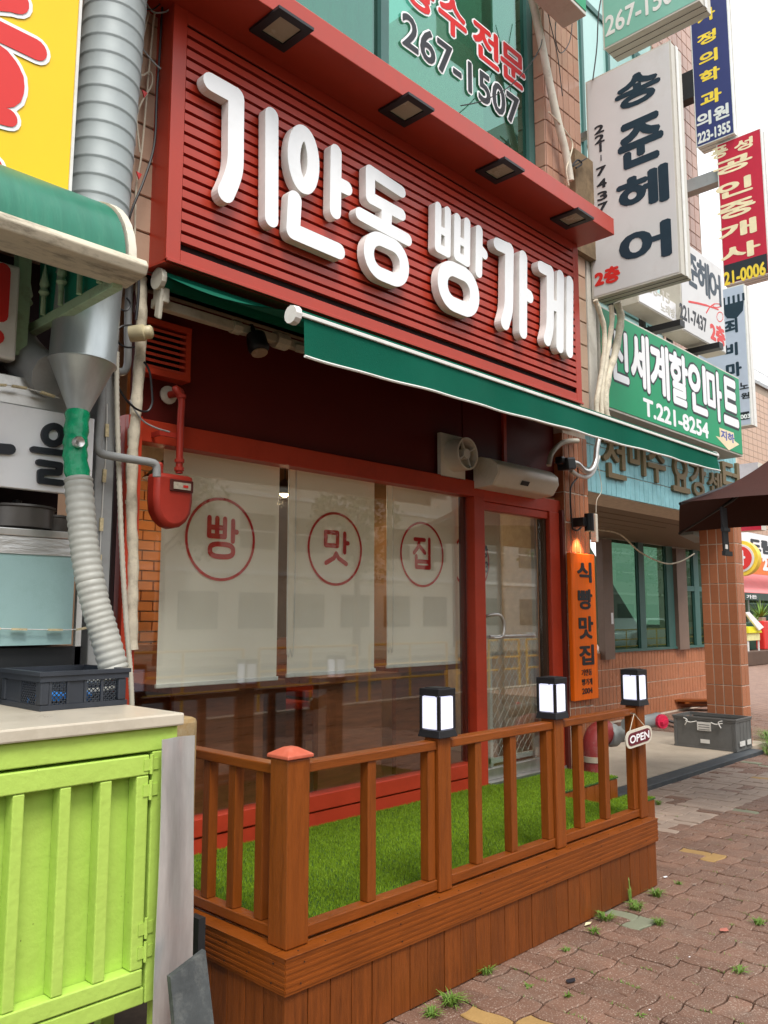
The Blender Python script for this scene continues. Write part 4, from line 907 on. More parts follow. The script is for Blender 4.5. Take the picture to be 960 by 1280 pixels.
# ---- OPEN sign hung on the last post
OP = thing('open_sign', 'small oval maroon sign reading OPEN hung by a string', 'sign', at(798, 933, 2.22))
oc = at(797.5, 921, 2.215); ow_ = (at(811, 921, 2.215).x-at(784, 921, 2.215).x)*.92; oh = (at(797, 909, 2.215)-at(797, 933, 2.215)).z*.92
ax_ = V((.985, -.17, .0)).normalized(); nn_ = V((-.17, -.985, 0)).normalized(); ux = V((0, 0, 1))
def oplate(w, h, d0, d1, name, m):
    pts = rrect(0, 0, w, h, h*.44, 6); q = MB(); q.prism([oc+ax_*a+ux*(b+a*.12)+nn_*d0 for a, b in pts], nn_*(d1-d0)); return q.build(name, m, OP)
oplate(ow_, oh, 0, .008, 'backplate', M_CINK if False else M_CREAM); oplate(ow_*.86, oh*.72, .0085, .0105, 'face', mat('maroon_face', (.13, .02, .03), .5))
vs, fs, bb = glyph('OPEN', .02); s1 = ow_*.74/(bb[1]-bb[0]); s2 = oh*.42/(bb[3]-bb[2])
solid(vs, fs, lambda x, y, z: oc+ax_*((x-(bb[0]+bb[1])/2)*s1)+ux*((y-(bb[2]+bb[3])/2)*s2+((x-(bb[0]+bb[1])/2)*s1)*.12)+nn_*(.0108+z), .001).build('lettering', M_WHITE, OP)
q = MB(); tp = oc+V((-.0, .018, oh*.5+.075)); q.tube([oc-ax_*ow_*.3+ux*oh*.42, tp, oc+ax_*ow_*.3+ux*oh*.5], .0022, 5); q.build('string', M_WRAP, OP)
q = MB(); q.tube([tp+V((0, .03, 0)), tp+V((0, -.006, 0))], .003, 6); q.build('nail', M_ALU, OP)
# ---- siamese fire connection behind the railing
fh = thing('fire_hydrant', 'chipped red standpipe with a metal inlet and pink cap behind the railing', 'hydrant', (5.15, 3.2, 0))
M_HYD = mat('chipped_red_paint', (.26, .03, .03), .5, var=.15, vs=5, dirt='#8f8078', dirt_amt=.7, ds=11)
hc = at(743, 985, 3.2); hx = hc.x+.02
hbt = .0; htp = at(745, 905, 3.2).z
q = MB(); q.tube([(hx, 3.2, 0), (hx, 3.2, htp-.17)]+[(hx+.1-.1*math.cos(t), 3.2-.0*t, htp-.17+.1*math.sin(t)) for t in [math.pi/2*k/6 for k in range(1, 7)]]+[(hx+.16, 3.2, htp-.07)], .088, 18); q.build('standpipe', M_HYD, fh, smooth=True)
bq = MB(); bq.lathe([(.088, -.02), (.094, -.02), (.094, .02), (.088, .02)], (hx, 3.2, htp-.24), (0, 0, 1), 18); bq.build('white_band', M_CONC, fh, smooth=True)
iz = htp-.09; q = MB(); q.lathe([(.07, 0), (.085, .02), (.085, .06), (.06, .08), (.06, .15), (.05, .2), (.05, .26)], (hx+.14, 3.17, iz), (1, -.25, 0), 16); q.build('inlet_body', M_STEEL, fh, smooth=True)
k_ = at(820, 900, 2.95)
fv = thing('hydrant_cap_outlet', 'metal hose coupling with bright pink-red cap beside the OPEN sign', 'hydrant coupling', k_)
q = MB(); q.tube([k_+V((-.40, .03, .0)), k_+V((-.05, .0, .0)), k_+V((.03, 0, 0))], [.045, .05, .055], 14); q.tube([k_+V((.031, 0, 0)), k_+V((.09, 0, 0))], .037, 12); q.build('coupling', M_STEEL, fv, smooth=True)
q = MB(); cq = k_+V((-.05, -.058, .0)); q.tube([cq, cq+V((-.012, -.03, 0))], .052, 16); q.build('cap', mat('pink_red_cap', (.72, .03, .09), .4), fv, bevel=.004)
q = MB(); q.obox(cq+V((-.014, -.04, 0)), (.03, -.006, .01), (0, .009, 0), (-.003, 0, .011)); q.build('cap_lug', bpy.data.materials['pink_red_cap'], fv)
# ------------------------------------------------------------------ left: lime green cabinet
cy0 = 2.45; cx1 = at(222.5, 905, cy0).x; ctop = at(224.6, 890.5, cy0).z
LC = thing('green_cabinet', 'lime green metal cabinet with ribbed doors and a beige slab on top', 'cabinet', (1.0, 2.6, 0))
zc1 = ctop-.042; zb0 = at(207, 1245, cy0).z
B('worktop', M_SLAB, LC, .2, cx1+.012, cy0-.02, 3.16, zc1+.002, ctop, bevel=.006)
B('body', M_LIME, LC, .2, cx1-.002, cy0+.075, 3.14, zb0+.002, zc1, bevel=.003)
B('top_rail', M_LIME, LC, .2, cx1, cy0, cy0+.073, zc1-.072, zc1, bevel=.004)
dR = at(187, 940, cy0).x
B('corner_post', M_LIME, LC, dR+.012, cx1, cy0, cy0+.073, zb0, zc1-.074, bevel=.004)
B('bottom_rail', M_LIME, LC, .2, dR+.009, cy0+.001, cy0+.073, zb0, zb0+.05, bevel=.004)
B('leg', M_LIME, LC, cx1-.05, cx1-.002, cy0+.002, cy0+.05, 0, zb0-.001); B('leg', M_LIME, LC, cx1-.05, cx1-.002, 2.79, 2.838, 0, zb0-.001)
dz1 = zc1-.082; dz0 = zb0+.056
dr = B('door', M_LIME, LC, .25, dR-.004, cy0+.052, cy0+.06, dz0, dz1)
B('door_rail', M_LIME, dr, .25, dR, cy0-.002, cy0+.05, dz1-.062, dz1, bevel=.004)
B('door_rail', M_LIME, dr, .25, dR, cy0-.002, cy0+.05, dz0, dz0+.05, bevel=.004)
B('door_stile', M_LIME, dr, at(170, 1000, cy0).x, dR, cy0-.0015, cy0+.05, dz0+.052, dz1-.064, bevel=.004)
for a, b in ((16, 31), (75, 89), (125, 139.5), (-45, -28), (-110, -92)):
    B('door_rib', M_LIME, dr, at(a, 1000, cy0).x, at(b, 1000, cy0).x, cy0+.0, cy0+.05, dz0+.0515, dz1-.0635, bevel=.004)
for z in (dz1-.03, dz1-.11, dz0+.17, dz0+.1):
    q = MB(); q.tube([(dR+.006, cy0-.004, z-.03), (dR+.006, cy0-.004, z+.03)], .006, 8); q.box(dR-.02, dR+.0, cy0-.0052, cy0-.0025, z-.018, z+.018); q.box(dR+.012, dR+.032, cy0-.004, cy0-.0005, z-.018, z+.018); q.build('hinge', M_LIME, LC)
tb = thing('timber_block', 'brown timber offcut under the green cabinet', 'timber', (1.3, 2.5, 0)); B('timber', M_WOOD, tb, .9, cx1-.07, cy0-.01, cy0+.2, 0, .1, bevel=.006)
# scuffed sheet and black plate against it
sh = MB(); a = at(205, 925, 2.40); b = at(248, 920, 2.43); z0 = .12
nS = 10; g_ = []
for lay in (0, .0025):
    for r_ in range(9):
        v_ = r_/8
        for k in range(nS+1):
            u = k/nS; x = (a.x-.004*(1-v_))+(b.x-a.x)*u+.02*u*(1-v_); z = z0+((a.z+(b.z-a.z)*u)-z0)*v_; y = 2.405+.035*u-.009*math.sin(u*5.2+v_*1.4)+.004*math.sin(v_*7+u*2)+.012*v_+lay; g_.append((x, y, z))
W_ = nS+1; H_ = 9; F_ = [(r_*W_+k, r_*W_+k+1, (r_+1)*W_+k+1, (r_+1)*W_+k) for r_ in range(H_-1) for k in range(nS)]; n0 = W_*H_
F_ += [tuple(n0+i_ for i_ in f[::-1]) for f in F_]
bd_ = [k for k in range(W_)]+[r_*W_+nS for r_ in range(1, H_)]+[(H_-1)*W_+k for k in range(nS-1, -1, -1)]+[r_*W_ for r_ in range(H_-2, 0, -1)]
F_ += [(bd_[k], bd_[(k+1) % len(bd_)], n0+bd_[(k+1) % len(bd_)], n0+bd_[k]) for k in range(len(bd_))]
sh.add(g_, F_)
sh.build('metal_sheet', M_SHEET, None, smooth=True, label='tall scuffed galvanised sheet standing between the green cabinet and the deck', cat='metal sheet')
pl = MB(); pts = [at(213, 1222, 2.28), at(257, 1188, 2.32), at(270, 1300, 2.2)]; pts.append(pts[0]+pts[2]-pts[1])
pl.hexa([pts[3], pts[2], pts[2]+V((0, .02, 0)), pts[3]+V((0, .02, 0)), pts[0], pts[1], pts[1]+V((0, .02, 0)), pts[0]+V((0, .02, 0))])
pl.build('slate_plate', mat('dark_slate', (.05, .055, .055), .6, var=.3, vs=8, dirt='#8a8a84', dirt_amt=.3, ds=14, bump=.3), None, label='dark grey plate leaning at the foot of the metal sheet', cat='plate')
q = MB(); a = at(247, 1145, 2.5); q.box(a.x-.015, a.x+.012, 2.47, 2.53, 0, a.z); q.build('black_post', M_DARKP, None, label='short black strip standing between sheet and deck', cat='strip')
q = MB(); a = at(235, 905, 2.75); q.box(a.x-.08, a.x+.015, 2.7, 2.82, .6, a.z+.03); q.build('timber_stump', mat('weathered_stump', (.3, .2, .09), .85, var=.3, vs=10, dirt='#b8b4a0', dirt_amt=.5, ds=8), None, bevel=.02, label='weathered wooden stump behind the metal sheet', cat='timber')

# ---- crates
def crate(x0, x1, y0, y1, z0, h, m, lab, name='crate', lattice=True):
    t = thing(name, lab, 'crate', ((x0+x1)/2, (y0+y1)/2, z0)); w_ = .012
    B('floor', m, t, x0+w_, x1-w_, y0+w_, y1-w_, z0+.002, z0+.012)
    q = MB()
    for (za_, zb_) in ((z0, z0+.018), (z0+h-.014, z0+h), (z0+h-.034, z0+h-.0145)):
        e = .008 if za_ > z0+h-.02 else .003*(za_ > z0+.05)
        q.box(x0-e, x1+e, y0-e, y0+w_, za_, zb_); q.box(x0-e, x1+e, y1-w_, y1+e, za_, zb_); q.box(x0-e, x0+w_, y0+w_, y1-w_, za_, zb_); q.box(x1-w_, x1+e, y0+w_, y1-w_, za_, zb_)
    q.build('rim', m, t)
    for x in (x0, x1-.035):
        for y in (y0, y1-.035): B('corner', m, t, x, x+.03, y, y+.03, z0+.0185, z0+h-.0345, bevel=.004)
    nx = 4; L = (x1-x0-.07)/nx; M_ = (y1-y0-.07)/2
    def latt(o, U, w, hh, name='mesh_panel'):
        q = MB(); n = max(3, int(w/.016)); k = max(3, int(hh/.016)); N = V((U[1], -U[0], 0))
        for i in range(-k, n+1):
            for s_ in (0, 1):
                a0, b0 = (i*w/n, 0) if not s_ else (i*w/n, hh); a1, b1 = a0+hh, (hh if not s_ else 0)
                t0 = max(0, -a0/hh) if hh else 0; t1 = min(1, (w-a0)/hh)
                if t1 <= t0: continue
                A_1 = V(o)+V(U)*(a0+hh*t0)+V((0, 0, b0+(b1-b0)*t0)); B_1 = V(o)+V(U)*(a0+hh*t1)+V((0, 0, b0+(b1-b0)*t1))
                q.beam(A_1, B_1, .003, .004, N)
        return q.build(name, m, t, kind='stuff')
    for i in range(nx):
        xa_ = x0+.035+i*L
        for y_, sgn in ((y0+.004, 1), (y1-.008, 1)):
            B('rib', m, t, xa_-.005, xa_+.005, y_-.003, y_+.006, z0+.0185, z0+h-.0345)
            if lattice and i in (0, 2, 3): latt((xa_+.008, y_, z0+.019), (1, 0, 0), L-.016, h-.054)
            elif y_ < (y0+y1)/2: B('panel', m, t, xa_+.006, xa_+L-.006, y_, y_+.004, z0+.0185, z0+h-.035)
    for i in range(2):
        ya_ = y0+.035+i*M_
        for x_ in (x0+.004, x1-.008):
            B('rib', m, t, x_-.003, x_+.006, ya_-.005, ya_+.005, z0+.0185, z0+h-.0345)
            if lattice and i == 0: latt((x_, ya_+.008, z0+.019), (0, 1, 0), M_-.016, h-.054)
            else: B('panel', m, t, x_, x_+.004, ya_+.006, ya_+M_-.006, z0+.0185, z0+h-.035)
    return t
ca = atz(48.7, 892, ctop); cbb = atz(160, 881, ctop)
cyf = 2.80; kx0 = at(50, 880, cyf).x; kx1 = at(159, 870, cyf).x
ch_ = at(49, 842, cyf).z-at(49, 891, cyf).z
crate(kx0, kx1, cyf, cyf+.33, ctop+.001, max(.12, ch_), M_CRATE, 'dark plastic crate with mesh sides on the beige slab')
it = thing('blue_bag', 'crumpled blue plastic lying inside the dark crate', 'bag', ((kx0+kx1)/2, cyf+.12, ctop+.015))
q = MB(); rr = random.Random(4); cxk = (kx0+kx1)/2
for (ox, oy, s_) in ((-.12, .1, .04), (.02, .1, .05), (-.05, .15, .045)):
    q.lathe([(0, 0), (s_*.9, .004), (s_, s_*.5), (s_*.6, s_*.8), (0, s_*.85)], (cxk+ox, cyf+oy, ctop+.014), (.1, .05, 1), 9)
q.build('plastic', mat('blue_plastic', (.02, .2, .6), .3), it)
it = thing('coiled_hose', 'small pale coiled hose inside the dark crate', 'hose', (cxk+.1, cyf+.14, ctop+.015))
q = MB(); q.tube([(cxk+.12+.06*math.cos(t), cyf+.13+.06*math.sin(t), ctop+.026+.006*t) for t in [k*.4 for k in range(36)]], .009, 6); q.build('coil', M_HOSE, it, smooth=True)

# ------------------------------------------------------------------ left: food stall front
ST = thing('food_stall', 'street food stall with a white lettered panel and pale blue screen', 'stall', (1.1, 3.0, 0))
ys = 3.22
B('rear', M_GAP, ST, .1, 1.62, 3.56, 3.6, .9, 3.0)
B('side_wall', M_GAP, ST, 1.80, 1.82, 3.40, 3.56, .3, 2.3)
B('left_side', M_GAP, ST, .1, .14, 3.0, 3.55, .9, 3.0)
pz1 = at(110, 522, ys).z; pz0 = at(110, 620, ys).z; pxr = at(117, 560, ys).x
pn = B('lettered_panel', M_WHITE, ST, .4, pxr, ys, ys+.03, pz0, pz1, bevel=.004)
kk = lambda x, y: (lambda p: (p.x, p.z))(at(x, y, ys-.004))
for ls, r_ in (([[kk(66+11*math.cos(t)*1, 544+11*math.sin(t)) for t in [2*math.pi*k/20 for k in range(21)]]], .0135), ([[kk(41, 562), kk(80, 567)]], .0125), ([[kk(48, 578), kk(74, 582), kk(73, 591), kk(50, 590), kk(50, 601), kk(76, 604)]], .0125), ([[kk(-16, 528), kk(-14, 600)], [kk(-14, 560), kk(12, 562)]], .02)):
    vs, fs = strokes(ls, r_, 6); solid(vs, fs, lambda x, z, w: V((x, ys-.001-w, z)), .014).build('black_letter', M_INKB, ST)
B('steel_band', M_ALU, ST, .4, pxr-.03, ys+.02, ys+.06, pz1+.004, pz1+.12, bevel=.004)
sz1 = at(60, 672, ys).z; sz0 = at(60, 806, ys).z; sxr = at(92, 740, ys).x
B('counter_edge', M_ALU, ST, .4, sxr+.02, ys-.01, ys+.3, sz1-.002, sz1+.028, bevel=.004)
B('foil_strip', mat('crumpled_foil', (.62, .62, .6), .4, metal=.6, bump=.5, bs=40, stretch=(.4, 1, 2)), ST, .4, sxr, ys-.006, ys-.002, sz1-.07, sz1-.004)
B('screen_panel', mat('pale_blue_screen', (.33, .50, .49), .35, var=.06, vs=2, dirt='#5d7f6b', dirt_amt=.35, ds=2, stretch=(6, 1, .5) if False else None, bump=.1, bs=300), ST, .4, sxr, ys, ys+.02, sz0, sz1-.004)
B('under_shelf', M_DARKP, ST, .3, sxr+.06, ys+.03, ys+.5, .9, sz0-.01)
gx = at(131, 640, ys+.1).x
B('corner_post', M_PIPEG, ST, gx-.05, gx+.035, ys+.1, ys+.19, 1.0, 2.75, bevel=.006)
B('white_post', M_WPAINT, ST, at(103, 700, ys).x, at(107, 700, ys).x+.01, ys+.03, ys+.05, 1.0, pz0-.001)
rs_ = at(152, 760, 3.38)
B('red_side_board', M_REDW, ST, at(150, 780, 3.38).x-.005, at(161, 780, 3.38).x+.02, 3.36, 3.39, 1.0, 2.35)
pz = sz1+.03
for (px, w_, h_, lab) in ((20, .14, .085, 'large steel pot on the stall counter at the picture edge'), (62, .08, .06, 'small foil-topped pot on the stall counter')):
    c = at(px, 655, ys+.15); t = thing('cooking_pot', lab, 'pot', (c.x, c.y, pz)); q = MB(); q.lathe([(w_*.9, 0), (w_, .01), (w_, h_), (w_*1.08, h_+.004), (w_*1.06, h_+.012), (0, h_+.02)], (c.x, c.y, pz), (0, 0, 1), 20); q.build('pot_body', mat('dull_pot_metal', (.12, .11, .1), .4, metal=.6) if 'dull_pot_metal' not in bpy.data.materials else bpy.data.materials['dull_pot_metal'], t, smooth=True)
    q = MB(); q.lathe([(0, 0), (.018, .004), (.018, .02), (0, .024)], (c.x, c.y, pz+h_+.02), (0, 0, 1), 10); q.build('lid_knob', M_BLACK, t)
# LED strings
def led(pts, lab, n):
    t = thing('led_string', lab, 'light string', pts[0]); P = smooth_path(pts, 6); q = MB(); q.tube(P, .0022, 5); q.build('wire', M_WPAINT, t)
    for k in range(n):
        f_ = (k+.5)/n*(len(P)-1); i_ = int(f_); p = P[i_].lerp(P[min(i_+1, len(P)-1)], f_-i_); d = (P[min(i_+1, len(P)-1)]-P[i_]).normalized()
        q = MB(); q.beam(p-d*.028, p+d*.028, .016, .008, (0, 1, 0) if abs(d.z) > .7 else (0, 0, 1)); q.build('led_module', mat('led_module', (.6, .5, .3), .4, var=.3, vs=60) if 'led_module' not in bpy.data.materials else bpy.data.materials['led_module'], t)
led([at(a, b, ys-.02) for a, b in ((-20, 785), (5, 786), (45, 787), (90, 787), (112, 784))], 'string of small light modules across the pale blue screen', 4)
led([at(a, b, ys+.09) for a, b in ((134, 505), (133, 560), (130, 600), (127, 650), (125, 690), (123, 715))], 'string of light modules hanging down the grey stall post', 4)
led([at(a, b, ys-.03) for a, b in ((-10, 481), (10, 482), (40, 487), (75, 498))], 'string of light modules along the steel band above the lettered panel', 3)
# hood over the stall
HX = 1.415
HD = thing('stall_hood', 'curved green plastic hood with a dirty cream gutter over the stall', 'awning', (1.0, 2.9, 2.6))
hy0, hz0 = 2.56, 2.655
prof = [(hy0+.02+.40*(1-math.cos(t)), hz0+.03+.33*math.sin(t)) for t in [math.pi/2*k/10 for k in range(11)]]+[(3.30, 3.02)]
q = MB(); N_ = len(prof); q.add([(x, y, z) for x in (.0, HX-.04) for y, z in prof], [(i, i+1, N_+i+1, N_+i) for i in range(N_-1)]); q.add([(x, y+.006, z-.006) for x in (.0, HX-.04) for y, z in prof], [(N_+i, N_+i+1, i+1, i) for i in range(N_-1)]); q.build('hood_sheet', M_HOODG, HD, smooth=True)
q = MB(); n2 = len(prof); q.add([(x, y-.004*(1), z+.006) for x in (HX-.03, HX) for y, z in prof]+[(x, y+.02, z-.02) for x in (HX-.03, HX) for y, z in prof], [(i, i+1, n2+i+1, n2+i) for i in range(n2-1)]+[(2*n2+i+1, 2*n2+i, 3*n2+i, 3*n2+i+1) for i in range(n2-1)]+[(n2+i, n2+i+1, 3*n2+i+1, 3*n2+i) for i in range(n2-1)]+[(i+1, i, 2*n2+i, 2*n2+i+1) for i in range(n2-1)]); q.build('end_trim', M_CREAM, HD, smooth=True)
q = MB(); q.prism([(.0, hy0-.02, hz0+.035), (.0, hy0-.035, hz0+.01), (.0, hy0-.02, hz0-.02), (.0, hy0+.12, hz0-.03), (.0, hy0+.12, hz0-.02), (.0, hy0+.02, hz0+.04)], (HX+.02, 0, 0)); q.build('gutter', mat('dirty_cream_gutter', (.56, .5, .38), .5, var=.12, vs=5, dirt='#2e2418', dirt_amt=.75, ds=9, stretch=(.6, 2, 2)), HD, bevel=.006)
M_PALEG = mat('pale_green_paint', (.4, .56, .36), .5, var=.1, dirt='#6a4a24', dirt_amt=.55, ds=14)
q = MB(); q.box(HX-.045, HX-.005, hy0+.1, 3.62, hz0-.045, hz0-.005); q.build('side_rail', M_PALEG, HD, bevel=.003)
q = MB(); q.prism([(HX-.03, y+.02, z-.03) for y, z in prof]+[(HX-.03, 3.30, hz0-.004), (HX-.03, hy0+.12, hz0-.004)], (.004, 0, 0)); 
q.build('side_cladding', mat('green_side_sheet', (.008, .22, .14), .35, var=.3, vs=4), HD)
for k in range(6):
    y = 2.74+k*.155; q = MB(); q.tube([(HX-.055, y, hz0-.01), (HX-.055, y, hz0+.07)], .011, 8); q.lathe([(.013, 0), (.022, .012), (.012, .03), (.02, .045), (.014, .07), (.006, .11), (0, .14)], (HX-.055, y, hz0+.07), (0, 0, 1), 8); q.build('spear_finial', M_PALEG, HD, smooth=True)
B('rear_frame', M_PALEG, HD, at(17, 400, 3.3).x, at(27, 400, 3.3).x+.02, 3.28, 3.33, at(20, 445, 3.3).z, 3.02)
lb = thing('side_light_box', 'pale lightbox with a red letter at the picture edge under the hood', 'sign', at(0, 400, 3.3)); a = at(13, 440, 3.3); b = at(5, 335, 3.3)
B('box', M_WPAINT, lb, .6, a.x, 3.24, 3.3, a.z-.05, b.z, bevel=.01)
vs, fs = strokes([[(a.x-.07, a.z+.3), (a.x-.07, a.z+.12)], [(a.x-.2, a.z+.03), (a.x-.08, a.z+.03)]], .03, 6); solid(vs, fs, lambda x, z, w: V((x, 3.239-w, z)), .002).build('lettering', M_SIGNRED, lb)
# yellow sign above
YS = thing('yellow_sign', 'yellow sign board with big white outlined red letters beside the duct', 'sign', (.8, 3.0, 3.03))
a = at(84, 255, 2.98); b = at(101, 0, 2.98); q = MB()
q.prism([(.0, 2.98, a.z), (a.x, 2.98, a.z), (a.x+.012, 2.98, 4.6), (.0, 2.98, 4.6)], (0, .09, 0)); q.build('face', M_YELLOW, YS)
q = MB(); q.prism([(a.x+.001, 2.974, a.z), (a.x+.012, 2.974, a.z), (a.x+.024, 2.974, 4.6), (a.x+.013, 2.974, 4.6)], (0, .1, 0)); q.build('edge_trim', M_WPAINT, YS)
kk = lambda x, y: (lambda p: (p.x, p.z))(at(x, y, 2.975))
big = [([kk(-30, -8), kk(8, -4), kk(18, -1)], .055), ([kk(-40, 20), kk(0, 40), kk(45, 62)], .042), ([kk(-8, 84), kk(-3, 92), kk(-4, 101)], .098), ([kk(-30, 134), kk(2, 145), kk(10, 147)], .034), ([kk(-14, 205), kk(-9, 207)], .035)]
for off, m_, ww in ((.015, M_WHITE, .001), (0, M_SIGNRED, .004)):
    vs, fs = strokes([(l, r_+off) for l, r_ in big], .05, 8); solid(vs, fs, lambda x, z, w: V((x, 2.978-ww-w, z)), .0012).build('lettering', m_, YS)
# ------------------------------------------------------------------ duct, cone and hose
DU = thing('exhaust_duct', 'fat ribbed galvanised duct rising past the yellow sign', 'duct', (1.5, 3.12, 2.4))
c0 = at(103, 455, 3.12); c1 = at(131, 150, 3.12); d_ = (c1-c0).normalized(); rD = .128
P = [c0+d_*(k*.0825) for k in range(0, 28)]; q = MB(); ring_r = []; pts = []
for k in range(0, 30):
    s0 = .36+k*.078; pts += [c0+d_*s0, c0+d_*(s0+.005), c0+d_*(s0+.012), c0+d_*(s0+.016), c0+d_*(s0+.074)]; ring_r += [rD-.0005, rD+.0035, rD+.0035, rD, rD]
q.tube(pts, ring_r, 28); q.build('ribbed_pipe', M_STEEL, DU, smooth=True)
q = MB(); cb_ = at(98, 518, 3.12); q.tube([cb_-V((0, 0, .02)), cb_, c0-d_*.005, c0, c0+d_*.008, c0+d_*.352, c0+d_*.358], [.034, .036, rD-.004, rD+.006, rD, rD, rD+.006], 28); q.build('cone_reducer', mat('drum_galvanised', (.46, .5, .5), .35, metal=.55, var=.14, vs=3, stretch=(4, 4, 1)), DU, smooth=True)
q = MB(); q.tube(smooth_path([at(65, 470, 3.2), at(45, 460, 3.3), at(25, 440, 3.4), at(0, 400, 3.5)]), .09, 12); q.build('side_branch', M_PIPEG, DU, smooth=True)
HO = thing('flexible_hose', 'grey ribbed flexible hose with green tape running down into the crate', 'hose', at(142, 835, 2.9))
tp_ = smooth_path([at(a, b, 3.12-.0006*(b-520)) for a, b in ((97, 516), (95, 545), (94, 570), (98, 600))], 5); q = MB(); q.tube(tp_, [.046+.003*math.sin(i*2.1) for i in range(len(tp_))], 16); q.build('tape', M_TAPE, HO, smooth=True)
hp = smooth_path([at(a, b, 3.07-.0006*(b-600)) for a, b in ((98, 598), (102, 650), (108, 700), (118, 750), (131, 795), (144, 842))], 30); q = MB()
q.tube(hp, [.050+.0045*abs(math.sin(i*.62)) for i in range(len(hp))], 18); q.build('ribbed_hose', M_HOSE, HO, smooth=True)
q = MB(); vz = at(101, 552, 3.02); q.lathe([(.02, -.03), (.024, -.012), (.02, -.004), (.014, -.008), (0, -.01)], vz+V((0, .0, 0)), (.1, -1, 0), 14); q.build('valve_cap', M_ALU, HO, smooth=True)
# ------------------------------------------------------------------ pipes and cables on the left
def run(name, lab, cat, pts, r, m, n=8, mod=None, smooth=True, k=6):
    P = smooth_path(pts, k); rr = [r*(mod(i) if mod else 1) for i in range(len(P))]; q = MB(); q.tube(P, rr, n); return q.build(name, m, None, smooth=smooth, label=lab, cat=cat)
A3 = lambda L, Y=3.36: [at(a, b, Y) for a, b in L]
run('pipe_bundle', 'cream wrapped pipe bundle dropping beside the gas meter', 'pipe', A3([(196, 331), (184, 334), (177, 345), (177, 380), (176, 430), (171, 500), (166, 560), (164, 640), (166, 700), (165, 760), (165, 812)], 3.36), .026, M_WRAP, 10, lambda i: 1+.08*math.sin(i*1.7))
run('conduit', 'thin corrugated cream conduit left of the wrapped pipe', 'conduit', A3([(146, 440), (146, 500), (149, 600), (153, 700), (158, 780), (163, 840), (165, 884)], 3.28), .0105, M_CREAM, 8, lambda i: 1+.16*(i % 2), k=24)
run('drain_pipe', 'grey pipe coming down beside the lettered panel and bending to the gas meter', 'pipe', A3([(128, 480), (126, 520), (123, 555), (126, 566), (140, 570), (170, 575), (188, 578), (195, 582), (196, 596)], 3.24), .018, M_PIPEG, 10)
run('vertical_pipe', 'short grey pipe with an elbow below the cream socket', 'pipe', A3([(141, 463), (152, 465), (158, 460), (160, 445), (160, 400), (162, 350), (165, 300)], 3.42), .018, M_PIPEG, 8)
run('cable', 'black cable looping from the cream socket down past the gas pipe', 'cable', A3([(143, 465), (146, 480), (158, 500), (172, 512), (184, 514), (190, 505), (190, 490), (187, 465), (180, 452)], 3.31), .005, M_BLACK, 6)
run('cable', 'grey cable running from the loop to the gas pipe clip', 'cable', A3([(162, 500), (170, 515), (180, 527), (195, 535), (212, 540)], 3.33), .004, M_PIPEG, 6)
run('cable', 'long black cable hanging in front of the tiles from the duct edge', 'cable', A3([(203, 6), (200, 60), (196, 120), (193, 180), (180, 225), (165, 262), (158, 290)], 3.22), .0055, M_BLACK, 6)
run('cable', 'tan cable hanging straight down the left tile strip', 'cable', A3([(194, 10), (187, 80), (181, 150), (176, 200), (170, 240), (168, 330)], 3.27), .0045, M_WRAP, 6)
run('cable', 'second tan cable with loops in front of the left tiles', 'cable', A3([(186, 15), (178, 50), (171, 72), (170, 88), (178, 94), (188, 90), (190, 105), (176, 130), (171, 150), (175, 190)], 3.25), .004, M_WRAP, 6)
run('cable', 'black cable from the cream gutter end curving down beside the pipe bundle', 'cable', A3([(160, 310), (168, 325), (173, 345), (173, 370), (170, 400)], 3.2), .006, M_BLACK, 6)
run('cable', 'loose black cable loop beneath the cream socket', 'cable', A3([(165, 406), (152, 408), (146, 416), (148, 428), (158, 434), (168, 434)], 3.3), .0045, M_BLACK, 6)
for n_, (lab, L) in enumerate((('coil of grey wire at the top left corner of the red sign', [(178, -6), (190, 14), (206, 15), (215, 8), (216, 0), (210, -8)]), ('tangled black wire crossing the top of the left tiles', [(168, 0), (176, 8), (190, 12), (200, 5)]), ('dark wire slanting across the upper left tiles', [(172, 50), (182, 66), (194, 80), (201, 86)]), ('thin grey wire hooked under the duct cone', [(146, 370), (150, 385), (158, 388), (163, 380), (158, 372)]))):
    run('wire', lab, 'wire', A3(L, 3.2), .004, M_PIPEG if n_ % 2 == 0 else M_BLACK, 6)
cs = thing('cream_socket', 'round cream plastic fitting on the pipe beside the red vent', 'socket', at(172, 416, 3.25))
p = at(168, 417, 3.3); q = MB(); q.lathe([(.0, -.02), (.036, -.02), (.038, .045), (.03, .05), (.03, .075), (.022, .082), (.01, .084), (0, .084)], p, (.75, -.75, .12), 18); q.build('body', mat('aged_cream_plastic', (.66, .57, .36), .4, var=.08, dirt='#8a6a3a', dirt_amt=.3, ds=14), cs, smooth=True)
for (px, py, lab) in ((181, 117, 'small red tag on the tan cable in the middle of the left tiles'), (174, 219, 'small red tag at the lower end of the tan cable')):
    c = at(px, py, 3.24); q = MB(); q.prism([c+V((-.014, 0, .014)), c+V((.014, 0, .01)), c+V((0, 0, -.02))], (0, .006, 0)); q.build('cable_tag', M_SIGNRED, None, label=lab, cat='tag')
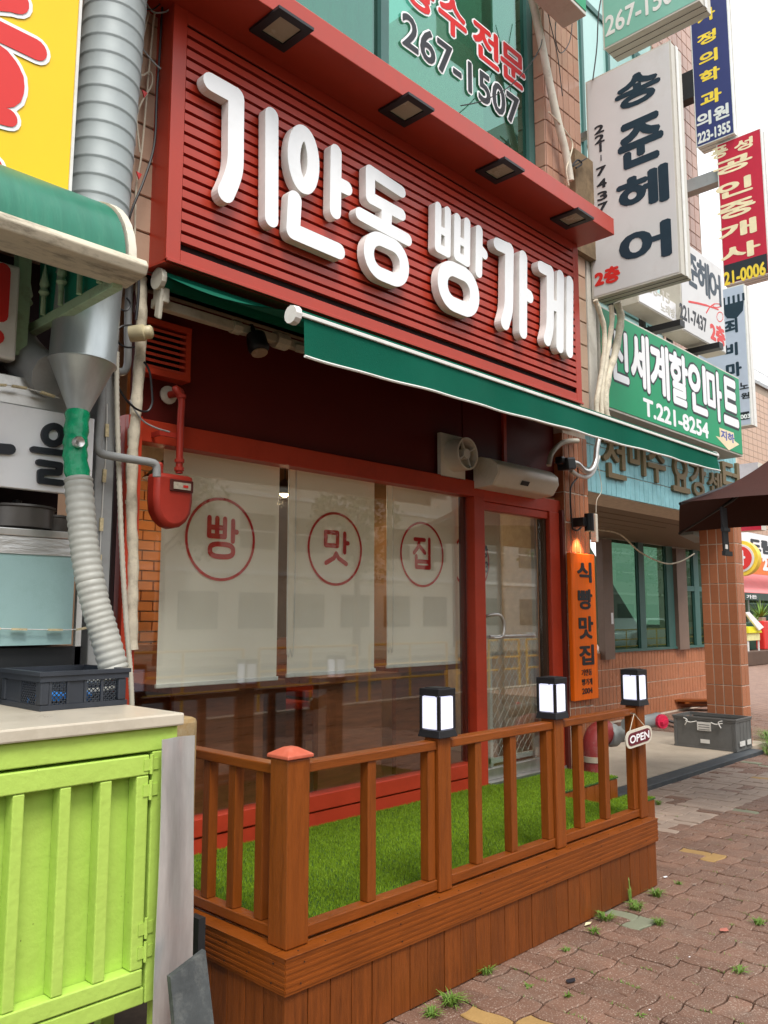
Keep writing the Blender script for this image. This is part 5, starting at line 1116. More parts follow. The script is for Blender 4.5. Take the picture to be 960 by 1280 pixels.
# ------------------------------------------------------------------ right: upper facade details of the tiled building
q = MB(); q.tube(smooth_path([at(a, b, 3.22) for a, b in ((664, -5), (672, 30), (684, 90), (697, 150), (707, 190), (713, 226))]), .03, 10); q.build('slanted_pipe', M_CREAM, None, smooth=True, label='fat cream pipe slanting down the right tile pier above the red canopy', cat='pipe')
for lab, L, r_ in (('thin white cable hugging the slanted pipe above the canopy', [(686, 140), (700, 155), (715, 177), (713, 195), (708, 212), (711, 232)], .006), ('thin black wire sagging across the upper window', [(576, 132), (600, 127), (630, 113), (655, 90), (675, 60), (678, 40)], .004), ('black wires hanging on the right tile pier', [(680, -5), (688, 30), (697, 70), (703, 120)], .004), ('second black wire on the right tile pier', [(700, -5), (694, 40), (700, 66), (712, 52), (716, 20)], .004), ('black wire knot by the gap between buildings', [(752, -5), (748, 20), (746, 60), (741, 100)], .006)):
    run('wire', lab, 'wire', A3(L, 3.2), r_, M_WRAP if 'white' in lab else M_BLACK, 6)
bx_ = thing('junction_block', 'weathered brown board wedged behind the canopy end', 'board', at(722, 240, 3.28))
a = at(712, 255, 3.3); b = at(734, 205, 3.3); B('board', mat('rotten_wood', (.2, .14, .08), .85, var=.35, vs=8, dirt='#3a2a1a', dirt_amt=.6, ds=6), bx_, a.x, b.x+.1, 3.24, 3.3, a.z-.4, b.z-.01)
q = MB(); q.tube(smooth_path(A3([(715, 207), (722, 200), (727, 205), (720, 210)], 3.2)), .008, 6); q.tube([at(716, 208, 3.2), at(733, 198, 3.2)], .006, 6); q.build('iron_hook', M_BLACK, bx_)

# ------------------------------------------------------------------ right: building with the tiled porch
BB = thing('porch_building', 'brown tiled building with a blue tiled porch beam and green glass windows', 'building', (9.5, 5.8, 0))
PYF = 3.62; pxA, pxB = 9.42, 9.64; bzB = at(917, 652, PYF).z; YR = 5.8
bzT = 3.35
q = MB(); q.box(5.96, pxB, PYF+.006, PYF+.4, bzB, bzT); q.build('porch_beam', M_GROUTL, BB)
tw_ = .088; nc = int((pxB-5.97)/tw_)
tiles_joined(BB, (5.965, PYF+.004, bzB+.004), 1, nc, 4, tw_, .21, .007, M_BLUE, name='blue_tiles')
tiles_joined(BB, (pxB-.4+.398, 0, 0), 1, 0, 0, .1, .1, .01, M_BLUE) if False else None
MB().prism([(5.96, PYF+.402, bzB+.03), (pxB, PYF+.402, bzB+.03), (14.2, YR+.01, bzB+.03), (14.2, YR+.3, bzB+.03), (5.96, YR+.3, bzB+.03)], (0, 0, .09)).build('porch_ceiling', M_PORC, BB)
for i in range(9): B('ceiling_slat', M_PORC, BB, 5.97, pxB, PYF+.42+i*.24, PYF+.64+i*.24, bzB+.008, bzB+.028)
MB().prism([(5.96, PYF+.005, bzT+.002), (pxB, PYF+.005, bzT+.002), (14.2, YR, bzT+.002), (5.96, YR, bzT+.002)], (0, 0, .058)).build('porch_roof', M_CONC, BB)
B('pillar', M_GROUTL, BB, pxA+.006, pxB, PYF+.006, PYF+.40, 0, bzB-.002)
tiles(BB, (pxA+.004, PYF+.402, .015), 'x', 4, 11, .1, .225, .008, M_TILEO, d=.004)
tiles(BB, (pxA+.002, PYF+.004, .015), 1, 2, 11, .109, .225, .008, M_TILEO, d=.004)
# recessed wall
B('recessed_wall', M_GROUTL, BB, 8.5, 14.3, YR+.006, YR+.3, 0, .978)
tiles_joined(BB, (8.5, YR+.004, .03), 1, 60, 4, .0975, .232, .008, M_TILEO, d=.004, name='wall_tiles')
B('recessed_wall', M_GROUTL, BB, 14.2, 14.3, YR+.006, YR+.3, .98, bzT+.06)
B('side_return', M_GROUTL, BB, 5.96, 6.1, 4.02, YR, 0, bzB+.02)
B('recessed_wall', M_GROUTL, BB, 6.1, 9.3, YR+.006, YR+.3, .98, bzB+.02)
wz0 = .985; wz1 = bzB+.02
def xr(p, y=740): return at(p, y, YR).x
cols = [xr(751), xr(767)], [xr(796), xr(804)], [xr(838), xr(853)], [xr(867, 760), xr(871, 760)]
B('cladding_post', M_BRTRIM, BB, xr(748), xr(760), YR-.08, YR+.02, wz0-.12, wz1-.02)
B('cladding_post', M_BRTRIM, BB, xr(841), xr(853), YR-.08, YR+.02, wz0-.05, wz1-.02)
B('window_bar', M_GTRIM, BB, xr(797), xr(804), YR-.03, YR+.03, wz0, wz1)
B('window_bar', M_GTRIM, BB, xr(832), xr(840), YR-.03, YR+.03, wz0, wz1)
B('window_bar', M_GTRIM, BB, xr(866), xr(872), YR-.03, YR+.03, wz0, wz1)
zm = at(866, 736, YR).z; B('window_bar', M_GTRIM, BB, xr(854), 14.2, YR-.028, YR+.028, zm-.04, zm+.04)
B('window_sill', M_GTRIM, BB, xr(762), 14.2, YR-.04, YR+.02, wz0-.035, wz0-.002)
for a, b in ((761, 796.5), (804.5, 831.5), (853.5, 865.5), (872.5, 886)): B('pane', G_REC, BB, xr(a), xr(b) if b < 886 else 14.2, YR, YR+.01, wz0, wz1)
B('stair_hall', mat('dim_hall', (.22, .25, .17), .8, var=.2, vs=2), BB, 9.3, 14.4, YR+2.5, YR+2.6, .1, 3.0)
q = MB(); q.beam((11.2, YR+1.2, 2.6), (13.6, YR+1.2, .6), .9, .2, (0, 1, 0)); q.build('stair_flight', mat('hall_stair', (.3, .32, .2), .8), BB)
B('stair_floor', M_CONC, BB, 9.3, 14.4, YR+.3, YR+2.5, .0, .1)
B('paper_notice', M_WHITE, BB, xr(756), xr(758.6), YR-.086, YR-.082, at(757, 780, YR).z, at(757, 766, YR).z)
# upper storeys of the same building
M_AQUA = mat('aqua_glazing_panel', (.34, .56, .52), .2, var=.07, vs=.8, spec=.8)
B('upper_wall', M_GROUT, BB, 12.6, 14.3, YR+.006, YR+.4, bzT+.06, 14)
tiles(BB, (12.61, YR+.004, 5.1), 1, 8, 28, .205, .26, .012, M_TILE)
B('upper_glazing', M_AQUA, BB, 7.2, 12.598, YR+.02, YR+.1, bzT+.06, 14)
for x in (8.6, 10.2, 11.0, 11.9): B('glazing_bar', M_GTRIM, BB, x, x+.07, YR-.02, YR+.018, bzT+.06, 14)
for z in (6.0, 8.3, 10.6): B('glazing_bar', M_GTRIM, BB, 7.2, 12.59, YR-.015, YR+.016, z, z+.09)
B('white_pier', M_WPAINT, BB, 6.9, 7.19, YR-.1, YR+.1, bzT+.06, 14)
# bronze lettering on the beam
zz0 = at(800, 610, PYF).z
for ch, a, b, t_, b_ in (('전', 752, 779, 558, 594), ('미', 785, 804, 556, 590), ('수', 808, 829, 556, 600), ('요', 839, 859, 578, 612), ('강', 862, 880, 590, 618), ('센', 884, 900, 594, 616), ('터', 902, 922, 590, 614)):
    p = at(a, b_, PYF-.004); p2 = at(b, b_, PYF-.004); zt_ = p.z+.36 if ch not in '센' else p.z+.24
    text(ch, p, p2.x-p.x, zt_-p.z, FX, M_BRONZE, BB, 'bronze_letter', .022, .03)
# ---- landing slab, strip
lz = .045
sl = B('landing_slab', M_CONC, None, 5.98, 9.9, 3.56, 6.4, -.05, lz, kind='structure'); del_ = None
st = B('drain_strip', M_RUB, None, 5.62, 9.35, 3.40, 3.558, -.04, lz-.006, label='long dark rubber strip along the front of the pale landing', cat='rubber strip', bevel=.006)
q = MB(); a = atz(825, 899, lz); b = atz(866, 911, lz); q.beam(a+V((0, 0, .012)), b+V((0, 0, .012)), .07, .02); q.build('rubber_strip', M_RUB, None, label='short dark strip crossing the landing behind the grey crate', cat='rubber strip')
tpk = thing('timber_pieces', 'small pile of orange boards at the foot of the recessed wall', 'boards', atz(870, 882, .05))
for i, (px, py, l, an) in enumerate(((862, 882, .9, .3), (872, 880, .9, .15), (874, 877, .7, .5), (866, 875, .6, .1))):
    c = atz(px, py, lz+.02+i*.035); q = MB(); d = V((math.cos(an-.9), math.sin(an-.9), 0)); q.beam(c-d*l/2, c+d*l/2, .16, .03); q.build('plank', M_WOOD, tpk)
# ---- grey crate
GC = crate(8.93, 9.36, 3.52, 4.20, lz+.001, .33, M_GREYC, 'grey folding crate with white stickers in front of the brown pillar', lattice=False)
for ob, b in (('sticker', (3.78, 3.93, .19, .28)), ('barcode_sticker', (3.80, 3.90, .06, .10))):
    B(ob, M_WPAINT, GC, 8.928-.004, 8.9275, b[0], b[1], lz+b[2], lz+b[3])
B('sticker', M_WPAINT, GC, 9.0, 9.14, 3.516-.006, 3.5155, lz+.05, lz+.10); B('sticker', M_WPAINT, GC, 9.2, 9.3, 3.516-.006, 3.5155, lz+.05, lz+.10)
for k in range(3): B('sticker_print', M_INKB, GC, 8.922, 8.9235, 3.795, 3.915, lz+.20+k*.025, lz+.205+k*.025)
for s_, y in ((1, 3.72), (-1, 4.0)):
    q = MB(); yy = y
    q.tube(smooth_path([(8.915, yy-.07, lz+.285), (8.905, yy, lz+.27), (8.905, yy+.05, lz+.285)]), .006, 6); q.tube(smooth_path([(8.91, yy-s_*.07, lz+.31), (8.905, yy-s_*.03, lz+.29), (8.905, yy-s_*.055, lz+.235)]), .006, 6); q.build('wire_clasp', M_WPAINT, GC, smooth=True)
# ------------------------------------------------------------------ right: signs
def boxsign(name, lab, x, thick, y0, y1, z0, z1, mface, edge=M_SIGNE, split=True):
    """projecting light box, faces along the street"""
    t = thing(name, lab, 'sign', (x+thick/2, (y0+y1)/2, z0))
    B('housing', edge, t, x+.004, x+thick-.004, y0+.002, y1-.002, z0, z1, bevel=.004)
    B('face_frame', edge, t, x, x+.006, y0-.004, y1+.004, z0-.004, z1+.004)
    B('face', mface, t, x-.003, x-.0005, y0+.012, y1-.012, z0+.012, z1-.012)
    B('rear_face', mface, t, x+thick, x+thick+.003, y0+.012, y1-.012, z0+.012, z1-.012)
    for fy in (.33, .66):
        B('bottom_seam', M_INKB, t, x+thick*fy-.002, x+thick*fy+.002, y0, y1, z0-.003, z0-.0005)
    B('side_seam', M_WPAINT, t, x+thick*.4, x+thick*.6, y0-.008, y0-.002, z0, z1)
    return t
X1 = 5.85
def CXS(px, py, X):      # picture slope of a level line on the plane x=X
    return (py-770)/(px+607)
def sx(t, px0, px1, pyb, pyt, ch, X, m, bold=.03, depth=.003, n='lettering', skewless=True):
    """place characters whose picture box is px0..px1 (at its lower line pyb) on the sign face x=X"""
    a = atx(px0, pyb, X); b = atx(px1, pyb, X); c = atx(px0, pyt, X)
    pm = (px0+px1)/2; sl = abs(CXS(px0, pyb, X))*(px1-px0)/2
    zlo = atx(pm, pyb-sl, X).z; zhi = atx(pm, pyt+sl, X).z
    return text(ch, (X-.0035, a.y, zlo), a.y-b.y, zhi-zlo, FL, m, t, n, bold, depth)
g1 = atx(741, 372, X1); g2 = atx(851, 341, X1); g3 = atx(731, 104, X1)
HS = boxsign('hair_salon_sign', 'big white hanging sign with bold navy hair salon lettering and a red floor number', X1, .2, g2.y, g1.y, g2.z, g3.z, M_SIGNW)
for ch, a, b, pb, pt_ in (('송', 772, 825, 141, 80), ('준', 776, 829, 213, 138), ('헤', 775, 835, 270, 205), ('어', 778, 838, 336, 275)):
    sx(HS, a, b, pb, pt_, ch, X1, M_NAVYINK, .04)
for ch, yy in zip('221-7437', (161, 173, 186, 199, 213, 229, 244, 258)):
    x_ = 747+(yy-161)*.048
    if ch in '-1':
        p_ = atx(x_+3, yy+(2 if ch == '-' else 4), X1); B('lettering', M_INKB, HS, X1-.0065, X1-.0035, p_.y-(.004 if ch == '-' else .011), p_.y+(.004 if ch == '-' else .011), p_.z, p_.z+(.05 if ch == '-' else .075))
    else: sx(HS, x_-(3 if ch != '1' else 0), x_+(8 if ch != '1' else 4), yy+8, yy-6.5, ch, X1, M_INKB, .03)
sx(HS, 745, 775, 359, 331, '2층', X1, M_SIGNRED, .05)
X2 = 6.4; h1 = atx(755, 62, X2); h2 = atx(875, 19, X2)
GS = boxsign('faded_green_sign', 'faded green hanging sign with pale phone number at the top of the picture', X2, .25, h2.y, h1.y, h1.z, h1.z+1.3, M_GSIGNP)
_a = atx(758, 46, X2); _b = atx(842, 10, X2); text('267-150', (X2-.0035, _a.y, _a.z), _a.y-_b.y, atx(758, 22, X2).z-_a.z, FL, M_WPAINT, GS, 'lettering', .02, .003)
G2 = thing('green_corner_sign', 'small green sign corner above the right tile pier', 'sign', at(730, 10, 3.0)); a = at(733, 20, 2.9); b = at(695, -20, 2.9)
q = MB(); q.box(a.x-.5, a.x, 2.9, 3.1, a.z, a.z+.8); q.build('housing', M_SIGNE, G2, bevel=.006); B('face', M_GSIGN, G2, a.x-.49, a.x-.01, 2.895, 2.899, a.z+.03, a.z+.79)
X3 = 13.2; n1 = atx(871, 186, X3); n2_ = atx(918, 166, X3)
NV = boxsign('clinic_sign', 'navy hanging clinic sign with yellow lettering above the crimson one', X3, .3, n2_.y, n1.y, n2_.z, n2_.z+3.2, M_NAVY, M_WPAINT)
for ch, a, b, pb, pt_ in (('가', 873, 894, 32, 7), ('정', 873, 895, 59, 35), ('의', 875, 897, 84, 59), ('학', 876, 900, 107, 81), ('과', 877, 902, 135, 108)): sx(NV, a, b, pb, pt_, ch, X3, M_YINK, .035)
sx(NV, 872, 893, -2, -28, '이', X3, M_WHITE, .04)
sx(NV, 872, 912, 161, 128, '의원', X3, M_WPAINT, .035); sx(NV, 873, 914, 180, 151, '223-1355', X3, M_WPAINT, .04)
X4 = 13.3; r1 = atx(905, 357, X4); r2 = atx(960, 342, X4)
RS = boxsign('estate_sign', 'crimson hanging estate agent sign with cream lettering and a black phone strip', X4, .3, r2.y-.02, r1.y, r2.z, atx(920, 172, X4).z, M_CRIM, M_WPAINT)
B('phone_strip', M_INKB, RS, X4-.006, X4-.0035, r2.y, r1.y-.02, r2.z+.02, atx(930, 325, X4).z)
for ch, a, b, pb, pt_ in (('풍', 890, 910, 201, 180), ('성', 919, 941, 191, 170), ('공', 894, 940, 222, 189), ('인', 897, 940, 251, 218), ('중', 899, 944, 277, 244), ('개', 900, 945, 303, 271), ('사', 902, 950, 330, 298)): sx(RS, a, b, pb, pt_, ch, X4, M_CINK, .035)
sx(RS, 906, 958, 357, 327, '21-0006', X4-.004, M_YINK, .035)
X5 = 12.8; l1 = atx(914, 537, X5); l2 = atx(937, 531, X5)
LS = boxsign('lilac_sign', 'lilac grey hanging sign with a dark comb logo below the crimson sign', X5, .25, l2.y-.03, l1.y+.45, l2.z, atx(925, 356, X5).z, M_LILAC, M_WPAINT)
sx(LS, 907, 922, 418, 398, '죄', X5, M_NAVYINK, .045); sx(LS, 907, 922, 446, 428, '비', X5, M_NAVYINK, .045); sx(LS, 909, 927, 472, 452, '마', X5, M_NAVYINK, .045); sx(LS, 925, 936, 487, 477, '노', X5, M_INKB, .03); sx(LS, 927, 937, 499, 490, '원', X5, M_INKB, .03)
a = atx(912, 526, X5); b = atx(940, 515, X5); B('number_strip', M_INKB, LS, X5-.006, X5-.0035, b.y+.04, a.y+.3, a.z-.02, b.z+.02); sx(LS, 926, 938, 524, 517, '003', X5-.004, M_WHITE, .04)
a = atx(912, 380, X5); pts = [(a.y+.12, a.z), (a.y+.12, a.z-.1), (a.y+.05, a.z-.22), (a.y-.09, a.z-.26), (a.y-.2, a.z-.16), (a.y-.22, a.z)]
q = MB(); q.prism([(X5-.0035, y, z) for y, z in pts], (-.003, 0, 0))
for k in range(5): q.box(X5-.0065, X5-.0035, a.y+.1-k*.075, a.y+.065-k*.075, a.z+.001, a.z+.12)
q.build('comb_logo', M_NAVYINK, LS)
# brackets to the wall
for nm, lab, (x, y, z), (x2, y2, z2), s_ in (('sign_bracket', 'dark steel box bracket holding the navy sign', (13.3, n1.y, atx(862, 110, 13.3).z), (13.3, YR, atx(862, 110, 13.3).z), .5), ('sign_bracket', 'rusty steel beam behind the crimson sign', (13.45, r1.y-.05, atx(872, 230, 13.4).z), (13.45, YR, atx(872, 230, 13.4).z), .22)):
    q = MB(); q.beam((x, y, z), (x2, y2, z2), .2, s_); q.build(nm, M_PIPEG if 'rusty' in lab else M_BLACK, None, label=lab, cat='bracket')
for z_ in (g1.z+.5, g3.z-.4): q = MB(); q.beam((X1+.1, g1.y, z_), (X1+.1, 3.47, z_), .05, .05); q.build('bracket', M_PIPEG, HS)
# green mart sign, facing the street
YM = 3.3; m0 = at(749, 517, YM); m1 = at(929, 571, YM); m2 = at(748, 383, YM)
MS = thing('mart_sign', 'wide green shop sign with white outlined lettering over the blue tiled beam', 'sign', ((m0.x+m1.x)/2, YM+.1, m0.z))
mz1 = m2.z+.02; mxa = 5.97
B('housing', M_SIGNE, MS, mxa, m1.x, YM+.002, YM+.3, m1.z, mz1, bevel=.006); B('face', M_GSIGN, MS, mxa+.015, m1.x-.02, YM-.004, YM, m1.z+.02, mz1-.02)
gap_ = [('신', 763, 785, 411, 479), ('세', 790, 811.5, 416, 490), ('계', 814.5, 836, 429, 499), ('할', 839, 860, 441, 509), ('인', 862.5, 883.5, 453, 519), ('마', 885.5, 902.5, 463, 527), ('트', 905.5, 922.5, 474, 533)]
for ch, a, b, t_, b_ in gap_:
    p = at(a, b_, YM); p2 = at(b, b_, YM); sl_ = .4*(b-a)/2; zl = at((a+b)/2, b_-sl_, YM).z; zh = at((a+b)/2, t_+sl_, YM).z
    text(ch, (p.x, YM-.0045, zl), p2.x-p.x, zh-zl, FX, M_INKB, MS, 'lettering_outline', .075, .001)
    text(ch, (p.x, YM-.0058, zl), p2.x-p.x, zh-zl, FX, M_WHITE, MS, 'lettering', .035, .001)
p = at(805, 527, YM); p2 = at(885, 548, YM); text('T.221-8254', (p.x, YM-.0045, p2.z), p2.x-p.x, at(885, 530, YM).z-p2.z, FX, M_WHITE, MS, 'phone_number', .035, .001)
q = MB(); q.prism([at(px, py, YM-.0045) for px, py in ((899, 534.5), (917, 541), (918, 551), (924, 555.5), (911, 563), (894.5, 545), (900, 546.5))], (0, -.001, 0)); q.build('arrow', M_CINK, MS)
p = at(901, 549, YM); text('지하', (p.x, YM-.006, at(910, 551.5, YM).z), at(917, 549, YM).x-p.x, at(910, 541, YM).z-at(910, 551.5, YM).z, FX, mat('blue_ink', (.06, .1, .4), .4), MS, 'lettering', .03, .001)
# pipes in front of the mart sign
for lab, L in (('thick pale wrapped cable climbing past the left edge of the green sign', [(760, 528), (756, 505), (760, 470), (768, 445), (774, 415), (776, 395), (771, 378)]), ('thinner pale cable left of the thick one by the green sign', [(746, 520), (746, 500), (751, 470), (755, 440), (755, 410), (748, 385), (744, 375)]), ('ragged pale wrapped cable in the middle of the bundle', [(752, 522), (752, 490), (758, 450), (762, 425), (765, 400), (764, 382)])):
    run('wrapped_cable', lab, 'cable', A3(L, 3.18), .03 if 'thick p' in lab else .02, M_WRAP, 9, lambda i: 1+.1*math.sin(i*1.3))
q = MB(); q.box(5.80, 5.93, 3.30, 3.44, 3.0, 4.6); q.build('grey_downpipe', M_SIGNE, None, label='square pale downpipe between the red sign and the green sign', cat='downpipe', bevel=.01)
# white board and second hair sign above the mart sign
YB = 3.42
def flat(name, lab, q4, m, thick=.2, Y=YB):
    a = at(*q4[0], Y); b = at(*q4[1], Y); t = thing(name, lab, 'sign', ((a.x+b.x)/2, Y, b.z)); B('housing', M_SIGNE, t, a.x, b.x, Y+.002, Y+thick, b.z, a.z, bevel=.006); B('face', m, t, a.x+.012, b.x-.012, Y-.003, Y, b.z+.015, a.z-.012); return t, a, b
t1, a, b = flat('white_board_sign', 'worn white sign box with faded print under the big hanging sign', ((797, 350), (846, 405)), M_WHITE)
text('038-15', (a.x+.1, YB-.004, b.z+.16), .55, .1, FX, M_SIGNE, t1, 'faded_print', .02, .001); text('노래방', (a.x+.45, YB-.004, b.z+.04), .3, .09, FX, M_SIGNE, t1, 'faded_print', .02, .001)
YB2 = 3.36
t2, a, b = flat('small_hair_sign', 'smaller white hair sign with red scissors and a phone number', ((848, 296), (908, 443)), M_SIGNW, .22, YB2)
def fl(t, Y, a, b_, c_, d_, ch, m, bold=.04):
    p = at(a, d_, Y); sl_ = .4*(b_-a)/2; zlo = at((a+b_)/2, d_-sl_, Y).z; zhi = at((a+b_)/2, c_+sl_, Y).z; return text(ch, (p.x, Y-.0035, zlo), at(b_, d_, Y).x-p.x, zhi-zlo, FX, m, t, 'lettering', bold, .001)
fl(t2, YB2, 860, 872, 318, 360, '준', M_NAVYINK, .035); fl(t2, YB2, 873, 887, 326, 371, '헤', M_NAVYINK, .035); fl(t2, YB2, 888, 901, 340, 381, '어', M_NAVYINK, .035)
fl(t2, YB2, 850.5, 883, 383, 413, '221-7437', M_INKB, .035); fl(t2, YB2, 889, 906, 404, 433, '2층', M_SIGNRED, .05)
kq = lambda x, y: (lambda p: (p.x, p.z))(at(x, y, YB2-.004))
vs, fs = strokes([([kq(861, 377), kq(872, 379), kq(884, 382)], .011), ([kq(884, 382), kq(898, 387)], .008), ([kq(883, 391), kq(887, 384), kq(893, 380)], .008)]+[([kq(896+5*math.cos(t), 382+2.4*math.sin(t)) for t in [2*math.pi*k/12 for k in range(13)]], .005), ([kq(900+4*math.cos(t), 396+6*math.sin(t)) for t in [2*math.pi*k/12 for k in range(13)]], .005)], .01, 4); solid(vs, fs, lambda x, z, w: V((x, YB2-.0035-w, z)), .001).build('scissors_logo', M_SIGNRED, t2)
fr = thing('sign_support_frame', 'black steel frame behind the green sign carrying the white boxes', 'frame', (7.8, 3.5, 3.6))
for x in (6.9, 7.5, 8.1, 8.7): B('upright', M_BLACK, fr, x, x+.05, 3.66, 3.71, bzT+.06, 4.7)
for x in (7.3, 8.2): B('arm', M_BLACK, fr, x, x+.1, 3.2, 3.7, 4.14, 4.2)
B('cross_bar', M_BLACK, fr, 6.6, 9.0, 3.66, 3.71, 4.2, 4.26)
# camera fitting and wire under the porch
pf = thing('porch_lamp', 'small white floodlight under the porch ceiling by the pillar', 'lamp', at(866, 660, 4.6)); c = at(868, 668, 4.6)
q = MB(); q.obox(c, (.16, -.03, -.04), (.03, .1, 0), (.02, 0, .06)); q.build('lamp_head', M_STEEL, pf, bevel=.01); q = MB(); q.tube([c+V((-.1, 0, .06)), c+V((-.16, .02, .12)), c+V((-.16, .02, .22))], .03, 8); q.build('lamp_arm', M_CREAM, pf)
run('wire', 'pale wire sagging under the porch in front of the green windows', 'wire', A3([(746, 662), (775, 668), (800, 690), (830, 704), (850, 702), (868, 692)], 4.5), .009, M_WRAP, 5)

# ------------------------------------------------------------------ parasol
PR = thing('parasol', 'dark maroon parasol corner with a hanging black strap', 'parasol', (7.1, 1.7, 0))
ap = V((7.2, 1.75, 3.0)); cn = [at(850, 628, 2.4), V((6.7, .55, 2.17)), V((8.9, 1.0, 2.2)), V((8.3, 3.0, 2.2))]
cn[1] = atz(1010, 652, cn[0].z-.02); cn[1] = V((6.25, .9, cn[0].z-.02))
cn[3] = V((7.3, 3.3, cn[0].z)); cn[2] = V((8.3, 1.7, cn[0].z)); ap = (cn[1]+cn[3])/2+V((0, 0, .62))
q = MB(); NSEG = 8
for i in range(4):
    a, b = cn[i], cn[(i+1) % 4]
    g_ = []
    for u in range(NSEG+1):
        for v_ in range(NSEG+1):
            e = a.lerp(b, v_/NSEG); p = ap.lerp(e, u/NSEG); p.z -= .07*math.sin(math.pi*u/NSEG)*(1)+.05*math.sin(math.pi*v_/NSEG)*(u/NSEG)*-1; g_.append(p)
    q.add(g_, [(u*(NSEG+1)+v_, u*(NSEG+1)+v_+1, (u+1)*(NSEG+1)+v_+1, (u+1)*(NSEG+1)+v_) for u in range(NSEG) for v_ in range(NSEG)])
q.build('canopy', M_MAROON, PR, smooth=True)
for i in range(4):
    q = MB(); q.tube([ap+V((0, 0, -.04))]+[ap.lerp(cn[i], .5)+V((0, 0, -.09)), cn[i]+V((0, 0, -.01))], .012, 6); q.build('rib', M_BLACK, PR)
q = MB(); q.tube([(ap.x, ap.y, .0), (ap.x, ap.y, ap.z+.04)], .028, 10); q.build('pole', M_PIPEG, PR)
q = MB(); q.lathe([(.28, 0), (.28, .05), (.05, .09), (.05, .3)], (ap.x, ap.y, 0), (0, 0, 1), 16); q.build('base', M_DARKP, PR)
s0 = at(904, 634, 2.2); q = MB(); q.hexa([s0+V((-.03, 0, 0)), s0+V((.06, 0, 0)), s0+V((.06, .01, 0)), s0+V((-.03, .01, 0))]+[p for p in ()]+[s0+V((-.02, 0, -.32)), s0+V((.07, 0, -.32)), s0+V((.07, .01, -.32)), s0+V((-.02, .01, -.32))]); q.build('strap', M_BLACK, PR)
for dz_, m_ in ((-.25, M_WPAINT),): B('strap_tag', m_, PR, s0.x+.0, s0.x+.035, s0.y-.004, s0.y-.0005, s0.z+dz_-.03, s0.z+dz_)
q = MB(); q.obox(s0+V((.02, 0, -.15)), (.05, 0, 0), (0, .012, 0), (0, 0, .012)); q.obox(s0+V((.03, 0, -.31)), (.06, 0, 0), (0, .012, 0), (0, 0, .015)); q.build('buckle', M_DARKP, PR)

# ------------------------------------------------------------------ far right street
FB = thing('peach_building', 'distant peach tiled building rising behind the green sign', 'building', (45, 16, 0))
fY = 15.5; a = at(922, 560, fY); b = at(1000, 560, fY); topz = at(925, 470, fY).z
B('wall', M_GROUT, FB, a.x-3, b.x+16, fY+.01, fY+3, 3.4, topz)
q = MB()
tiles_joined(FB, (a.x-1, fY+.008, 4.6), 1, 26, int((topz-4.7)/.33), .62, .33, .03, mat('far_peach_tile', (.52, .33, .22), .4, var=.06, rand=.05), name='tiles')
B('roof_edge', M_PIPEG, FB, a.x-3, b.x+16, fY-.1, fY+3.1, topz+.01, topz+.2)
q = MB(); 
for k in range(8): q.box(a.x+k*1.2, a.x+k*1.2+.05, fY, fY+.05, topz+.21, topz+.8)
q.box(a.x-1, b.x+8, fY, fY+.05, topz+.81, topz+.87); q.build('roof_rail', M_ALU, FB)
B('lower_wall', M_CONC, FB, a.x-3, b.x+16, fY+.01, fY+3, 0, 3.39)
ls = thing('white_sign_board', 'hanging white sign reading -1788 with a red foot strip beside the pillar', 'sign', at(940, 650, 5.0)); Xs = 15.5
a = atx(925, 664, Xs); b = atx(952, 664, Xs); c = atx(930, 600, Xs)
B('housing', M_SIGNE, ls, Xs+.004, Xs+.25, b.y, a.y+.3, a.z, c.z+.3); B('face', mat('pale_grey_face', (.55, .54, .56), .4), ls, Xs-.002, Xs+.002, b.y, a.y+.3, a.z, c.z+.3); B('red_strip', M_CRIM, ls, Xs-.005, Xs-.0025, b.y, a.y+.3, a.z, a.z+.09)
sx(ls, 927, 951, 656.5, 645, '-1788', Xs, M_INKB, .03); sx(ls, 930, 945, 640, 622, '튼', Xs, M_SIGNRED, .05)
rsx = 19.0
bn = thing('shop_banner', 'white and orange banner with dark lettering above the pink awning', 'banner', at(950, 690, 7)); Yb = 10.5
a = at(926, 725, Yb); b = at(1000, 725, Yb); tz_ = at(950, 668, Yb).z; mz_ = at(950, 697, Yb).z; lz_ = at(950, 718, Yb).z
B('white_part', M_WHITE, bn, a.x, b.x+1, Yb, Yb+.08, mz_, tz_); B('orange_part', mat('orange_banner', (.8, .2, .04), .5), bn, a.x, b.x+1, Yb-.002, Yb+.08, lz_, mz_-.004)
text('드림', (at(938, 690, Yb).x, Yb-.004, at(945, 690, Yb).z), at(963, 690, Yb).x-at(938, 690, Yb).x, at(945, 674, Yb).z-at(945, 690, Yb).z, FX, M_INKB, bn, 'lettering', .06, .002)
text('2', (at(954, 712, Yb).x, Yb-.008, at(955, 712, Yb).z), .4, at(945, 698, Yb).z-at(945, 713, Yb).z, FX, M_WHITE, bn, 'lettering', .06, .002)
rd = thing('round_sign', 'round yellow rimmed red sign peeking out beside the brown pillar', 'sign', at(925, 698, 6.4)); Xr = 18.0; c = atx(927, 698, Xr)
rr_ = abs(atx(927, 674, Xr).z-atx(927, 722, Xr).z)/2*.92
q = MB(); q.lathe([(0, -.1), (rr_, -.1), (rr_, .1), (0, .1)], c, (-1, 0, 0), 28); q.build('rim', M_YINK, rd, smooth=True); q = MB(); q.lathe([(0, .1), (rr_*.8, .1), (rr_*.8, .115), (0, .115)], c, (-1, 0, 0), 28); q.build('face', M_WPAINT, rd); q = MB(); q.lathe([(0, .117), (rr_*.68, .117), (rr_*.68, .125), (0, .125)], c, (-1, 0, 0), 28); q.build('disc', M_SIGNRED, rd)
